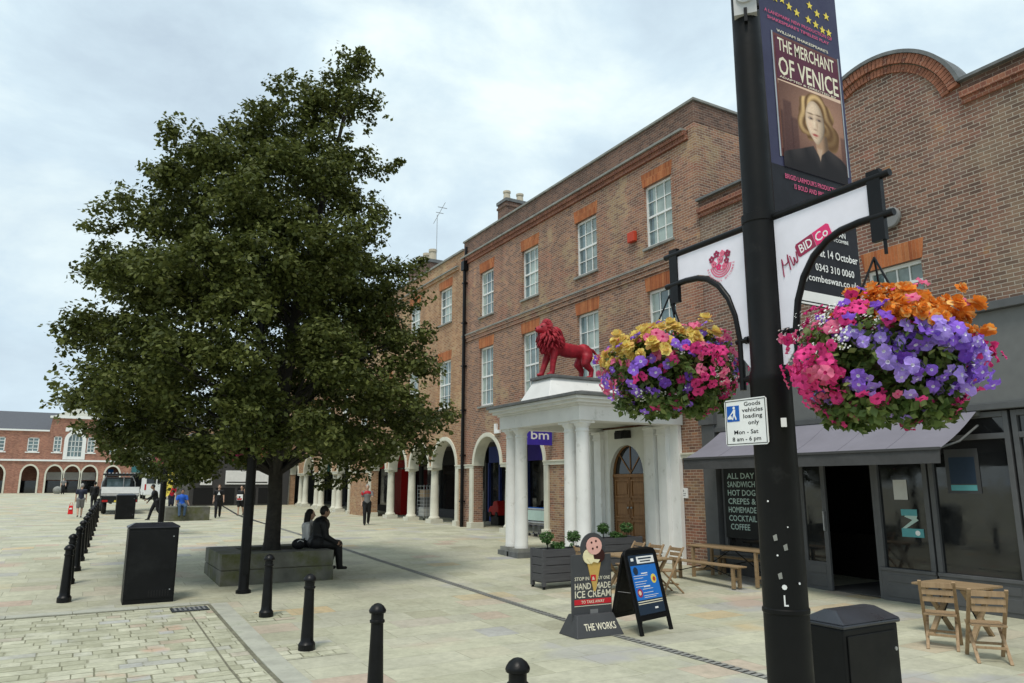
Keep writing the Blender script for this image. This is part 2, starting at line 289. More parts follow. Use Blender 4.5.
    def prism(s, poly, fn, n0, n1):
        """poly [(u,v)], fn(u,v,n)->point, extruded from n0 to n1"""
        if abs(n1-n0) < .011 and n1 >= n0: s.jit = getattr(s, 'jit', 0)+1; n1 = n1+.00012*(s.jit % 30)
        k = len(poly); vs = [fn(u, v, n0) for u, v in poly]+[fn(u, v, n1) for u, v in poly]
        return s.add(vs, [tuple(range(k))[::-1], tuple(range(k, 2*k))]+[(i, (i+1) % k, k+(i+1) % k, k+i) for i in range(k)])
    def strip(s, inner, outer, fn, n0, n1):
        k = len(inner); vs = [fn(u, v, n) for n in (n0, n1) for ring in (inner, outer) for u, v in ring]; fs = []
        for i in range(k-1):
            a, b, c, d = i, i+1, k+i+1, k+i
            fs += [(a+2*k, b+2*k, c+2*k, d+2*k), (d, c, b, a), (a, b, b+2*k, a+2*k), (d, d+2*k, c+2*k, c)]
        fs += [(0, 2*k, 3*k, k), (k-1, 2*k-1, 4*k-1, 3*k-1)]
        return s.add(vs, fs)
    def quad(s, a, b, c, d): return s.add([a, b, c, d], [(0, 1, 2, 3)])
    def build(s, name, parent=None, smooth=None, bevel=0, local=False, fix=True):
        me = bpy.data.meshes.new(name); me.from_pydata(s.v, [], s.f); 
        for k in s.mats: me.materials.append(M[k])
        me.polygons.foreach_set('material_index', s.mi)
        if fix:
            bm = bmesh.new(); bm.from_mesh(me); bmesh.ops.recalc_face_normals(bm, faces=bm.faces); bm.to_mesh(me); bm.free()
        if smooth is not None:
            me.polygons.foreach_set('use_smooth', [True]*len(me.polygons)); me.set_sharp_from_angle(angle=math.radians(smooth))
        o = bpy.data.objects.new(name, me); C.objects.link(o)
        if bevel:
            b = o.modifiers.new('bevel', 'BEVEL'); b.width = bevel; b.segments = 2; b.limit_method = 'ANGLE'; b.angle_limit = .7
        if parent is not None: par(o, parent, local)
        return o
WM = {}
def par(o, p, local=False):
    o.parent = p
    if not local: o.matrix_parent_inverse = WM.get(p.name, Matrix.Identity(4)).inverted()
    WM[o.name] = WM.get(p.name, Matrix.Identity(4)) if local else Matrix.Identity(4)
def tag(o, label=None, cat=None, group=None, kind=None):
    if label: o['label'] = label
    if cat: o['category'] = cat
    if group: o['group'] = group
    if kind: o['kind'] = kind
    return o
def thing(name, label, cat, loc=(0, 0, 0), rz=0, group=None):
    o = bpy.data.objects.new(name, None); C.objects.link(o); o.empty_display_size = .2
    o.location = loc; o.rotation_euler = (0, 0, rz); WM[o.name] = Matrix.Translation(loc) @ Matrix.Rotation(rz, 4, 'Z')
    return tag(o, label, cat, group)
def copy_thing(o, loc, rz=0, label=None):
    def rec(a, p):
        c = a.copy(); C.objects.link(c)
        if p is not None: c.parent = p
        for ch in list(kids.get(a.name, [])): rec(ch, c)
        return c
    kids = {}
    for q in C.objects:
        if q.parent: kids.setdefault(q.parent.name, []).append(q)
    r = rec(o, None); r.location = loc; r.rotation_euler = (0, 0, rz)
    if label: r['label'] = label
    return r
def panel(org, ru, upv):
    org = Vector(org); ru = Vector(ru).normalized(); upv = Vector(upv).normalized(); nn = ru.cross(upv)
    return lambda u, v, n=0.: org+ru*u+upv*v+nn*n
_tc = {}
def glyphs(s):
    if s not in _tc:
        cu = bpy.data.curves.new('t', 'FONT'); cu.body = s; cu.size = 1; cu.offset = .012; cu.resolution_u = 2
        o = bpy.data.objects.new('t', cu); C.objects.link(o); dg = bpy.context.evaluated_depsgraph_get(); dg.update()
        me = bpy.data.meshes.new_from_object(o.evaluated_get(dg)); vs = [tuple(v.co) for v in me.vertices]; fs = [tuple(p.vertices) for p in me.polygons]
        bpy.data.objects.remove(o); bpy.data.meshes.remove(me); bpy.data.curves.remove(cu)
        _tc[s] = (vs, fs)
    return _tc[s]
def text(mb, s, fn, u, v, h, width=None, align='l', n=.003, rot=0., curve=None):
    """capital height h, baseline v"""
    vs, fs = glyphs(s); xs = [q[0] for q in vs]; x0, x1 = min(xs), max(xs); k = h/.70; kx = k
    if width: kx = width/(x1-x0)
    wd = (x1-x0)*kx; sh = {'l': 0, 'c': -wd/2, 'r': -wd}[align]; out = []
    cr_, sr_ = math.cos(rot), math.sin(rot)
    for a, b, _ in vs:
        p_ = (a-x0)*kx+sh; q_ = b*k
        out.append(fn(u+p_*cr_-q_*sr_, v+p_*sr_+q_*cr_, n))
    mb.add(out, fs); return mb
def circ(cu, cv, ru, rv=None, n=20, a0=0, a1=2*PI):
    rv = rv or ru; full = abs(a1-a0-2*PI) < 1e-6
    return [(cu+ru*math.cos(a0+(a1-a0)*k/(n if full else n-1)), cv+rv*math.sin(a0+(a1-a0)*k/(n if full else n-1))) for k in range(n)]
def rect(u0, v0, u1, v1): return [(u0, v0), (u1, v0), (u1, v1), (u0, v1)]

# ------------------------------------------------------------------ wall with openings
def wall(mb, fn, a0, a1, z0, ztop, ops, t, brick, brk=(), reveal=None):
    """fn(a,z,n): n=0 front, n=t back. ops: ('r',a0,a1,z0,z1) or ('a',a0,a1,z0,zspring,rise)"""
    bs = {a0, a1} | set(brk)
    for o in ops:
        bs |= {o[1], o[2]}
        if o[0] == 'a':
            for k in range(1, 16): bs.add((o[1]+o[2])/2-math.cos(PI*k/16)*(o[2]-o[1])/2)
    bs = sorted(b for b in bs if a0-1e-9 <= b <= a1+1e-9)
    def top(o, a):
        if o[0] in 'rp': return o[4]
        c, r = (o[1]+o[2])/2, (o[2]-o[1])/2; q = min(1, abs(a-c)/r); return o[4]+o[5]*math.sqrt(max(0, 1-q*q))
    zt = ztop if callable(ztop) else (lambda a: ztop)
    mb.m(brick)
    for p, q in zip(bs, bs[1:]):
        if q-p < 1e-6: continue
        mid = (p+q)/2; cov = sorted([o for o in ops if o[1] < mid < o[2]], key=lambda o: o[3])
        lo = (z0, z0)
        for o in cov:
            mb.quad(fn(p, lo[0], 0), fn(q, lo[1], 0), fn(q, o[3], 0), fn(p, o[3], 0)); lo = (top(o, p), top(o, q))
        mb.quad(fn(p, lo[0], 0), fn(q, lo[1], 0), fn(q, zt(q), 0), fn(p, zt(p), 0))
        mb.quad(fn(p, zt(p), 0), fn(q, zt(q), 0), fn(q, zt(q), t), fn(p, zt(p), t))
    for o in ops:
        mb.m(reveal if (reveal and o[0] == 'a') else brick)
        pe = [e_ for p_ in ops if p_[0] == 'p' for e_ in (p_[1], p_[2])]
        for a in (o[1], o[2]):
            if o[0] == 'p' or any(abs(a-e_) < 1e-6 for e_ in pe): continue
            mb.quad(fn(a, o[3], 0), fn(a, o[3], t), fn(a, o[4], t), fn(a, o[4], 0))
        if o[0] == 'p': mb.quad(fn(o[1], o[4], 0), fn(o[2], o[4], 0), fn(o[2], o[4], t), fn(o[1], o[4], t))
        elif o[0] == 'r':
            mb.quad(fn(o[1], o[4], 0), fn(o[2], o[4], 0), fn(o[2], o[4], t), fn(o[1], o[4], t)); mb.quad(fn(o[1], o[3], 0), fn(o[2], o[3], 0), fn(o[2], o[3], t), fn(o[1], o[3], t))
        else:
            c, r = (o[1]+o[2])/2, (o[2]-o[1])/2
            for k in range(16):
                p = c-math.cos(PI*k/16)*r; q = c-math.cos(PI*(k+1)/16)*r
                mb.quad(fn(p, top(o, p), 0), fn(q, top(o, q), 0), fn(q, top(o, q), t), fn(p, top(o, p), t))
    mb.m(brick)
    for a in (a0, a1): mb.quad(fn(a, z0, 0), fn(a, z0, t), fn(a, zt(a), t), fn(a, zt(a), 0))
_wr = random.Random(4)
def sash(parent, X, y0, y1, z0, z1, rows=4, cols=3, glassm='glass_net', lint=True, lh=.42, dirx=-1, curtain=True):
    """a sash window in a wall facing -X; frame > panes, sill, lintel"""
    if glassm == 'glass_net': glassm = _wr.choice(('glass_net', 'glass_net', 'glass_mid', 'glass_blue'))
    d = .10; F = MB().m('paint'); xf = X+d; ym = (z0+z1)/2; b = .055
    F.box((xf, y0+.002, z0+.002), (xf+.08, y0+b, z1-.002)); F.box((xf, y1-b, z0+.002), (xf+.08, y1-.002, z1-.002)); F.box((xf, y0+b, z1-b-.02), (xf+.08, y1-b, z1-.002)); F.box((xf, y0+b, z0+.002), (xf+.08, y1-b, z0+.09))
    F.box((xf+.01, y0+b, ym-.03), (xf+.07, y1-b, ym+.03))
    for k in range(1, cols):
        y = y0+b+(y1-y0-2*b)*k/cols
        F.box((xf+.018, y-.013, z0+.09), (xf+.045, y+.013, ym-.03)); F.box((xf+.018, y-.013, ym+.03), (xf+.045, y+.013, z1-b-.02))
    for k in range(1, rows):
        if k*2 == rows: continue
        z = z0+.06+(z1-z0-.1)*k/rows; F.box((xf+.021, y0+b, z-.012), (xf+.042, y1-b, z+.012))
    w_ = F.build('window', parent)
    ys_ = y1-b-(y1-y0)*random.uniform(.14, .30); MB().m(glassm).box((xf+.05, y0+b-.01, z0+.08), (xf+.056, ys_, z1-b)).m('glass_blue' if glassm in ('glass_net', 'glass_mid') else 'glass_net').box((xf+.05, ys_+.001, z0+.08), (xf+.056, y1-b+.01, z1-b)).build('pane', w_)
    MB().m('coping').box((X-.07, y0-.07, z0-.075), (X+d+.0, y1+.07, z0-.001)).build('sill', w_, bevel=.008)
    if lint:
        Lm = MB().m('lintel'); fnx = lambda u, v, n: (X-.006+n, u, v)
        Lm.prism([(y0-.03, z1+.001), (y1+.03, z1+.001), (y1+.09, z1+lh), (y0-.09, z1+lh)], fnx, 0, .05); Lm.build('lintel', w_)
    return w_
def column(parent, x, y, z0, z1, r, m='stone', sq=.30, n=18, name='column'):
    q = MB().m(m); h = z1-z0
    q.box((x-sq, y-sq, z0), (x+sq, y+sq, z0+.20))
    q.lathe([(r*1.35, z0+.20), (r*1.38, z0+.25), (r*1.15, z0+.31), (r*1.04, z0+.34), (r*1.03, z0+h*.4), (r*.90, z1-.25), (r*.98, z1-.24), (r*.98, z1-.21), (r*.90, z1-.20), (r*.92, z1-.13), (r*1.22, z1-.08), (r*1.22, z1-.075)], (x, y, 0), n)
    q.box((x-r*1.28, y-r*1.28, z1-.075), (x+r*1.28, y+r*1.28, z1))
    return q.build(name, parent, smooth=40)

# ================================================================== THE SETTING
def ground_sheet(name, m, xs, y0, y1, dz):
    ys = sorted({y0, y1} | {y for y in (10, 27, 42, 98) if y0 < y < y1}); q = MB().m(m)
    for p, r in zip(ys, ys[1:]): q.quad((xs[0], p, gz(p)+dz), (xs[1], p, gz(p)+dz), (xs[1], r, gz(r)+dz), (xs[0], r, gz(r)+dz))
    return q.build(name)
tag(ground_sheet('paving', 'paving', (-400, 400), -300, 900, 0), kind='structure')
tag(ground_sheet('cobbled_road', 'setts', (-30, 2.20), -30, 14.42, .004), kind='structure')
k = MB().m('kerb')
yy = -2.
while yy < 14.4:
    l = random.uniform(.8, 1.1); y2 = min(14.45, yy+l)
    k.add([(2.22, yy+.008, gz(yy)-.1), (2.50, yy+.008, gz(yy)-.1), (2.50, y2, gz(y2)-.1), (2.22, y2, gz(y2)-.1), (2.22, yy+.008, gz(yy)+.018), (2.50, yy+.008, gz(yy)+.018), (2.50, y2, gz(y2)+.018), (2.22, y2, gz(y2)+.018)],
          [(0, 3, 2, 1), (4, 5, 6, 7), (0, 1, 5, 4), (1, 2, 6, 5), (2, 3, 7, 6), (3, 0, 4, 7)]); yy = y2
xx = -12.
while xx < 2.2:
    l = random.uniform(.8, 1.1); x2 = min(2.22, xx+l); z = gz(14.55); k.box((xx+.008, 14.46, z-.1), (x2, 14.72, z+.022)); xx = x2
tag(k.build('kerb', bevel=.006), kind='structure')
j = MB().m('joint')
for p, r in ((-2, 10), (10, 14.45)):
    for xa, xb in ((2.165, 2.222), (1.80, 1.825)): j.quad((xa, p, gz(p)+.008), (xb, p, gz(p)+.008), (xb, r, gz(r)+.008), (xa, r, gz(r)+.008))
j.quad((-12, 14.41, gz(14.4)+.008), (2.2, 14.41, gz(14.4)+.008), (2.2, 14.46, gz(14.46)+.008), (-12, 14.46, gz(14.46)+.008))
tag(j.build('gutter_joint'), kind='structure')
for (x, y, s_) in ((2.9, 10.5, .42), (2.9, 12.95, .36)):
    pz = lambda yy_: gz(yy_)+.005
    tag(MB().m('setts').quad((x-s_, y-s_, pz(y-s_)), (x+s_, y-s_, pz(y-s_)), (x+s_, y+s_, pz(y+s_)), (x-s_, y+s_, pz(y+s_))).build('sett_patch'), kind='structure')

# drain channel and gully
dp = [(7.17, 2.), (7.15, 6.4), (7.15, 10), (7.10, 14), (7.0, 19.1), (6.9, 27), (7.4, 35), (8.0, 45), (9.2, 58)]
dr = thing('drain_channel', 'long narrow dark slotted drain running along the pale paving', 'drain', (7.15, 6.4, -.5))
q = MB().m('lettering_black')
for (xa, ya), (xb, yb) in zip(dp, dp[1:]): q.add([(xa-.07, ya, gz(ya)+.004), (xa+.07, ya, gz(ya)+.004), (xb+.07, yb, gz(yb)+.004), (xb-.07, yb, gz(yb)+.004)], [(0, 1, 2, 3)])
q.build('slot', dr)
q = MB().m('coping')
for (xa, ya), (xb, yb) in zip(dp, dp[1:]):
    n_ = int((yb-ya)/.11)
    for i in range(n_):
        t = (i+.5)/n_; x = xa+(xb-xa)*t; y = ya+(yb-ya)*t
        if y > 32: break
        q.box((x-.07, y-.032, gz(y)-.02), (x+.07, y+.032, gz(y)+.008))
    for s_ in (-.078, .066): q.add([(xa+s_, ya, gz(ya)+.011), (xa+s_+.014, ya, gz(ya)+.011), (xb+s_+.014, yb, gz(yb)+.011), (xb+s_, yb, gz(yb)+.011)], [(0, 1, 2, 3)])
q.build('grating', dr)
gl = thing('drain_cover', 'dark iron gully grate in the corner of the cobbled road', 'drain cover', (1.85, 14.15, gz(14.15)))
z = gz(14.1)+.012
MB().m('black').box((1.55, 13.92, z-.05), (2.14, 14.36, z)).build('frame', gl)
q = MB().m('plate')
for i in range(7): q.box((1.60+i*.075, 13.98, z), (1.635+i*.075, 14.30, z+.008))
q.build('grate', gl)

# ================================================================== MAIN BRICK BUILDING
FX = 14.0
fx = lambda a, z, n: (FX+n, a, z)
bb = thing('brick_building', 'three storey brown brick building with white portico and black drainpipe', 'building', (14, 21, -.2))
top_w = [(15.0, 16.2), (18.6, 19.8), (22.22, 23.4), (25.68, 26.86)]
ops = [('r', a, b, 8.62, 10.56) for a, b in top_w]+[('r', a, b, 4.86, 7.30) for a, b in top_w]
arch = [('a', 21.9, 24.35, -.7, 2.47, 1.17), ('a', 25.0, 27.25, -.7, 2.47, 1.17)]
ops += arch+[('p', 24.35, 25.0, -.7, 2.42)]+[('a', 16.45, 18.05, -.6, 1.96, .92)]
q = MB(); wall(q, fx, 13.95, 28.42, -.7, 11.30, ops, .40, 'brick')
wallo = q.build('wall', bb)
# return wall, back and roof
q = MB().m('brick').box((14.003, 13.952, 2.0), (24, 14.25, 11.30)); q.box((24, 13.95, -.7), (24.3, 28.4, 11.3)); q.build('return_wall', bb)
MB().m('roof_slate').box((14.4, 14.2, 11.1), (24, 28.4, 11.22)).build('roof', bb)
q = MB().m('brick_parapet').box((13.985, 13.94, 11.72), (14.3, 28.42, 12.36)); q.box((14.3, 13.94, 11.72), (24.3, 14.24, 12.36)); q.m('coping').box((13.93, 13.88, 12.36), (14.36, 28.46, 12.44)); q.box((14.36, 13.88, 12.36), (24.3, 14.30, 12.44)); q.build('parapet', bb, bevel=.01)
q = MB().m('red_band').box((13.93, 14.22, 11.30), (14.28, 28.42, 11.44)); q.box((13.87, 14.26, 11.44), (14.28, 28.42, 11.58)); q.m('coping').box((13.80, 14.30, 11.58), (14.28, 28.42, 11.65)); q.m('brick').box((13.99, 13.95, 11.58), (14.29, 28.42, 11.72)); q.box((13.995, 13.951, 11.30), (14.3, 14.22, 11.6)); q.m('brick').box((14.3, 13.951, 11.30), (24.3, 14.25, 11.72)); q.build('cornice', bb)
q = MB().m('brick').box((13.955, 14.03, 7.78), (14.05, 28.42, 7.93)); q.box((13.92, 14.0, 7.93), (14.05, 28.42, 8.05)); q.m('coping').box((13.89, 13.98, 8.05), (14.05, 28.42, 8.10)); q.build('string_course', bb)
for a, b in top_w: sash(bb, FX, a, b, 8.62, 10.56, 4, 3)
for i, (a, b) in enumerate(top_w): sash(bb, FX, a, b, 4.86, 7.30, 4, 3, 'glass_blue' if i in (2, 3) else 'glass_net')
def arch_trim(parent, a0, a1, zs, rise, x, wd=.13, name='arch_surround', m='stone', thick=.05):
    c, r = (a0+a1)/2, (a1-a0)/2; n = 24
    inn = [(c-math.cos(PI*k/n)*r, zs+rise*math.sin(PI*k/n)) for k in range(n+1)]; out = [(c-math.cos(PI*k/n)*(r+wd), zs+(rise+wd)*math.sin(PI*k/n)) for k in range(n+1)]
    q = MB().m(m).strip(inn, out, lambda u, v, n_: (x+n_, u, v), -thick, .02)
    # intrados lining
    inn2 = [(c-math.cos(PI*k/n)*(r-.035), zs+(rise-.035)*math.sin(PI*k/n)) for k in range(n+1)]
    q.strip(inn2, inn, lambda u, v, n_: (x+n_, u, v), -thick+.004, .44)
    return q.build(name, parent)
def arch_set(parent, x, arches, cols, blds):
    for o in arches: arch_trim(parent, o[1], o[2], o[4], o[5], x)
    for y in cols: column(parent, x+.22, y, gz(y)-.02, 2.47, .19)
    for a, b in blds: MB().m('stone').box((x-.06, a, 2.38), (x+.42, b, 2.50)).box((x-.09, a, 2.50), (x+.40, b, 2.54)).build('impost_band', parent)
arch_set(bb, FX, arch, [24.68], [(19.35, 21.9), (24.4, 24.96), (27.27, 28.40), (13.98, 15.2)])
for y in (27.42, 21.72): 
    MB().m('stone').box((13.93, y-.14, gz(y)-.05), (14.42, y+.14, 2.37)).box((13.86, y-.2, gz(y)-.05), (14.44, y+.2, .22)).build('pilaster', bb, bevel=.01)
# drainpipe
q = MB().m('black').path([(13.88, 28.12, gz(28)), (13.88, 28.12, 11.1)], .075, 10); q.box((13.76, 27.98, 11.0), (14.0, 28.26, 11.42)); q.path([(13.90, 28.12, 11.4), (13.95, 28.12, 12.1)], .06, 8)
for z in (1, 2.9, 4.8, 6.7, 8.6, 10.4): q.box((13.79, 28.02, z), (13.99, 28.22, z+.06))
q.build('drainpipe', bb, smooth=40)
# chimney
q = MB().m('brick_parapet').box((14.78, 26.0, 11.2), (16.05, 26.75, 13.72)); q.box((14.74, 25.96, 13.5), (16.09, 26.79, 13.6)); q.m('lead').box((14.73, 25.95, 13.72), (16.10, 26.80, 13.86)); q.m('pot_cream')
for x in (15.02, 15.68): q.lathe([(.17, 13.86), (.16, 13.95), (.14, 14.2), (.17, 14.24), (.17, 14.32)], (x, 26.37, 0), 12)
q.build('chimney', bb)
MB().m('alarm').box((13.86, 16.55, 8.98), (13.99, 16.88, 9.3)).build('alarm_box', bb, bevel=.02)
q = MB().m('white').box((13.91, 16.1, 9.0), (13.99, 16.3, 9.1))
pq = MB().m('sign_white').box((13.97, 14.85, 1.36), (13.995, 15.16, 1.62)); fnp = panel((13.968, 15.16, 1.36), (0, -1, 0), (0, 0, 1)); pq.m('cloth_grey'); pq.prism(circ(.155, .19, .035, n=8), fnp, 0, .003); pq.prism(rect(.06, .11, .25, .125), fnp, 0, .003); pq.prism(rect(.08, .06, .23, .075), fnp, 0, .003); pq.build('wall_plaque', bb)
lt = MB().m('sign_white').box((13.90, 25.26, 3.68), (13.99, 25.40, 4.06)).box((13.90, 25.02, 3.68), (13.99, 25.26, 3.80)); lt.build('sign_letter', bb)

# ---- arcade passage shared with the wing
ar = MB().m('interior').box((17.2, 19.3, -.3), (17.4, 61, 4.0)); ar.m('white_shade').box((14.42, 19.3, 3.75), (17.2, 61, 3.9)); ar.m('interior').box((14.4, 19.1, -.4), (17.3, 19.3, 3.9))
ar.build('passage_wall', bb)
def shop_unit(parent, y0, y1, col, fcol, doorx=None):
    q = MB().m(fcol).box((17.02, y0, 2.75), (17.18, y1, 3.5)); q.m(col)
    q.box((17.05, y0, -.3), (17.18, y1, .45)); n = 3
    for i in range(n+1): y = y0+(y1-y0)*i/n; q.box((17.0, y-.05, .45), (17.18, y+.05, 2.75))
    q.m('glass_dark').box((17.12, y0, .45), (17.16, y1, 2.75)); return q.build('shopfront', parent)
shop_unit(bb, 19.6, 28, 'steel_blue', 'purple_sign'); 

# ---- portico
pt = MB().m('white').box((13.86, 15.0, -.5), (13.98, 16.42, 3.35)); pt.box((13.86, 18.08, -.5), (13.98, 19.4, 3.35))
# wall above door (pointed/round arch cut)
fp = lambda a, z, n: (13.86+n, a, z)
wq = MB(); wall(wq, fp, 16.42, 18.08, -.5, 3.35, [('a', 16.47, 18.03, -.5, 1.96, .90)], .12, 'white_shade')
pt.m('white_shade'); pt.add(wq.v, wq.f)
portico = pt.build('portico', bb)
def white_col(y, x=10.85, z0=None):
    z0 = gz(y)-.0; q = MB().m('lead').box((x-.30, y-.30, z0-.05), (x+.30, y+.30, z0+.14)); q.m('coping').box((x-.25, y-.25, z0+.14), (x+.25, y+.25, z0+.24))
    q.m('white').lathe([(.19, z0+.24), (.195, z0+.30), (.185, z0+.34), (.183, z0+1.4), (.165, 3.02), (.18, 3.03), (.18, 3.07), (.165, 3.08), (.17, 3.14), (.22, 3.20), (.225, 3.23)], (x, y, 0), 24); q.box((x-.23, y-.23, 3.23), (x+.23, y+.23, 3.29))
    q.build('column', portico, smooth=40)
for y in (15.2, 15.72, 18.2, 18.72): white_col(y)
for y in (15.52, 16.02, 18.46, 18.98):
    q = MB().m('white').box((13.70, y-.20, gz(y)), (13.86, y+.20, gz(y)+.3)); q.box((13.72, y-.17, gz(y)+.3), (13.86, y+.17, 3.05)); q.box((13.69, y-.2, 3.05), (13.86, y+.2, 3.1)); q.box((13.66, y-.22, 3.22), (13.86, y+.22, 3.29)); q.box((13.71, y-.18, 3.1), (13.86, y+.18, 3.22)); q.build('pilaster', portico, bevel=.008)
q = MB().m('white'); A = (10.58, 14.93); B = (13.99, 18.99)
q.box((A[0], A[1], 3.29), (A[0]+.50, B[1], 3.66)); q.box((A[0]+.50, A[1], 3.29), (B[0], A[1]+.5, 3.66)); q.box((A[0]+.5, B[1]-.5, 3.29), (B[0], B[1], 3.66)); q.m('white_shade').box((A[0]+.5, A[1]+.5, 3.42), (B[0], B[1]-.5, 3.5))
q.m('white').box((A[0]-.05, A[1]-.05, 3.66), (B[0], B[1]+.05, 3.72)); q.box((A[0]-.16, A[1]-.16, 3.72), (B[0], B[1]+.16, 3.80)); q.box((A[0]-.24, A[1]-.24, 3.80), (B[0], B[1]+.24, 3.88)); q.build('entablature', portico, bevel=.006)
q = MB().m('lead').box((A[0]-.30, A[1]-.30, 3.88), (B[0], B[1]+.30, 3.96)); q.frustum((A[0]-.26, A[1]-.26), (B[0], B[1]+.26), 3.96, (A[0]+.5, A[1]+.6), (B[0], B[1]-.6), 4.12); q.build('lead_roof', portico, bevel=.01)
q = MB().m('white').frustum((10.55, 16.25), (13.3, 17.75), 4.0, (10.82, 16.55), (12.72, 17.45), 4.57); q.m('lead').box((10.74, 16.47), (12.80, 17.53)) if False else q.m('lead').box((10.74, 16.47, 4.57), (12.80, 17.53, 4.65)); q.build('lion_plinth', portico, bevel=.01)
q = MB().m('coping').box((12.6, 16.3, gz(17)-.1), (13.9, 18.2, gz(17)+.16)); q.box((13.0, 16.35, gz(17)+.16), (14.2, 18.15, gz(17)+.32)); q.build('door_step', portico, bevel=.01)
# door
d = MB().m('door').box((14.02, 16.47, .10), (14.08, 18.03, 1.98)); fnd = lambda u, v, n: (14.02+n, u, v)
for y0 in (16.55, 17.30):
    for z0, h in ((.20, .5), (.76, .5), (1.34, .52)):
        for (a, b_, c_, e_) in ((y0, z0, y0+.66, z0+.045), (y0, z0+h-.045, y0+.66, z0+h), (y0, z0+.045, y0+.045, z0+h-.045), (y0+.615, z0+.045, y0+.66, z0+h-.045)): d.prism(rect(a, b_, c_, e_), fnd, -.035, 0)
        d.prism(rect(y0+.1, z0+.1, y0+.56, z0+h-.1), fnd, -.025, 0)
d.box((13.985, 17.235, .10), (14.02, 17.265, 1.98)); d.box((13.97, 16.47, 1.93), (14.02, 18.03, 2.02))
door = d.build('door', bb)
MB().m('steel').ball((13.96, 17.33, 1.05), .035, 8, 6).ball((13.96, 17.17, 1.05), .035, 8, 6).build('handle', door, smooth=60)
fl = MB().m('glass_dark').prism(circ(17.25, 2.03, .76, .82, 20, 0, PI), fnd, .02, .03); fl.m('door')
fl.strip(circ(17.25, 2.03, .72, .80, 20, 0, PI), circ(17.25, 2.03, .78, .88, 20, 0, PI), fnd, -.02, .04)
for a in (45, 90, 135): fl.beam((14.03, 17.25, 2.04), (14.03, 17.25+.74*math.cos(math.radians(a)), 2.04+.82*math.sin(math.radians(a))), .025, .03)
fl.build('fanlight', door)
q = MB().m('lettering_black').box((13.55, 16.95, 3.05), (13.85, 17.35, 3.27)); q.box((13.5, 16.98, 3.02), (13.56, 17.32, 3.22)); q.build('flood_lamp', portico, bevel=.02)
q = MB().m('lettering_black').box((13.94, 19.75, 1.85), (13.99, 20.05, 2.12)).build('notice_box', bb)

# blue hanging sign with white lettering
hs = thing('hanging_sign', 'purple blue projecting shop sign with white lettering beside portico', 'sign', (13.4, 21.3, 3.1))
MB().m('purple_sign').box((12.95, 21.28, 3.03), (13.92, 21.34, 3.62)).build('sign_panel', hs, bevel=.004)
MB().m('steel').box((13.9, 21.29, 3.2), (14.0, 21.33, 3.5)).build('bracket', hs)
q = MB().m('sign_white'); text(q, 'bm', panel((12.95, 21.278, 3.03), (1, 0, 0), (0, 0, 1)), .12, .20, .30, .72, n=.003); q.build('lettering', hs)

# ================================================================== ARCADED WING
wg = thing('arcaded_wing', 'long orange brick terrace with row of cream arches on columns', 'building', (14, 44, 0))
WX = 14.03; fwx = lambda a, z, n: (WX+n, a, z)
wins = [(29.72, 31.08), (33.4, 34.75), (37.1, 38.45), (40.8, 42.15), (44.5, 45.85), (48.2, 49.55), (51.9, 53.25), (55.6, 56.95)]
ops = [('r', a, b, 9.05, 10.75) for a, b in wins]+[('r', a, b, 5.1, 7.30) for a, b in wins]
ach = [('a', 29.0, 31.45, -.4, 2.47, 1.22), ('a', 31.95, 34.2, -.4, 2.47, 1.12), ('a', 34.7, 37.05, -.4, 2.47, 1.17), ('a', 37.55, 39.75, -.4, 2.47, 1.1),
       ('a', 43.65, 46.0, -.4, 2.47, 1.15), ('a', 47.4, 50.0, -.4, 2.47, 1.2), ('a', 51.6, 54.1, -.4, 2.47, 1.2), ('a', 55.8, 58.2, -.4, 2.47, 1.2)]
piers = [('p', a, b, -.5, 2.42) for a, b in ((31.45, 31.95), (34.2, 34.7), (37.05, 37.55), (46.0, 47.4), (50.0, 51.6), (54.1, 55.8))]
ach = [o[:3]+(-.5,)+o[4:] for o in ach]
q = MB(); wall(q, fwx, 28.42, 61.2, -.5, 12.05, ops+ach+piers, .40, 'brick_wing'); q.build('wall', wg)
q = MB().m('coping').box((13.95, 28.5, 12.05), (14.5, 61.2, 12.14)); q.m('brick_wing').box((13.96, 29.0, 11.28), (14.1, 61.2, 11.42)); q.m('coping').box((13.90, 29.0, 11.42), (14.1, 61.2, 11.48)); q.build('parapet', wg)
MB().m('roof_slate').box((14.4, 28.45, 11.5), (24, 61, 11.6)).box((24, 28.45, -.3), (24.2, 61, 11.6)).box((14.45, 61.0, -.3), (24.2, 61.2, 11.9)).build('roof', wg)
for a, b in wins: sash(wg, WX, a, b, 9.05, 10.75, 4, 3, 'glass_net', lh=.40); sash(wg, WX, a, b, 5.1, 7.30, 4, 3, 'glass_blue', lh=.42)
arch_set(wg, WX, ach, [31.70, 34.45, 37.30, 46.25, 47.15, 50.25, 51.35, 54.35, 55.55], [(28.44, 29.0), (31.48, 31.92), (34.23, 34.67), (37.08, 37.52), (39.78, 43.62), (46.03, 47.37), (50.03, 51.57), (54.13, 55.77), (58.23, 61.2)])
for y in (28.83, 39.9, 43.5, 58.35):
    MB().m('stone').box((13.95, y-.13, gz(y)-.05), (14.44, y+.13, 2.37)).box((13.88, y-.19, gz(y)-.05), (14.46, y+.19, .22)).build('pilaster', wg, bevel=.01)
for y0, y1, c_, f_ in ((28.4, 31.6, 'steel_blue', 'steel_blue'), (31.9, 40, 'charcoal', 'lettering_black'), (40.2, 47, 'hair_dark', 'post_red'), (47.2, 54, 'charcoal', 'cloth_black'), (54.2, 60.8, 'charcoal', 'teal')): shop_unit(wg, y0, y1, c_, f_)
q = MB().m('post_red').box((16.3, 41.0, 0), (16.9, 42.3, 2.6)).build('red_panel', wg)
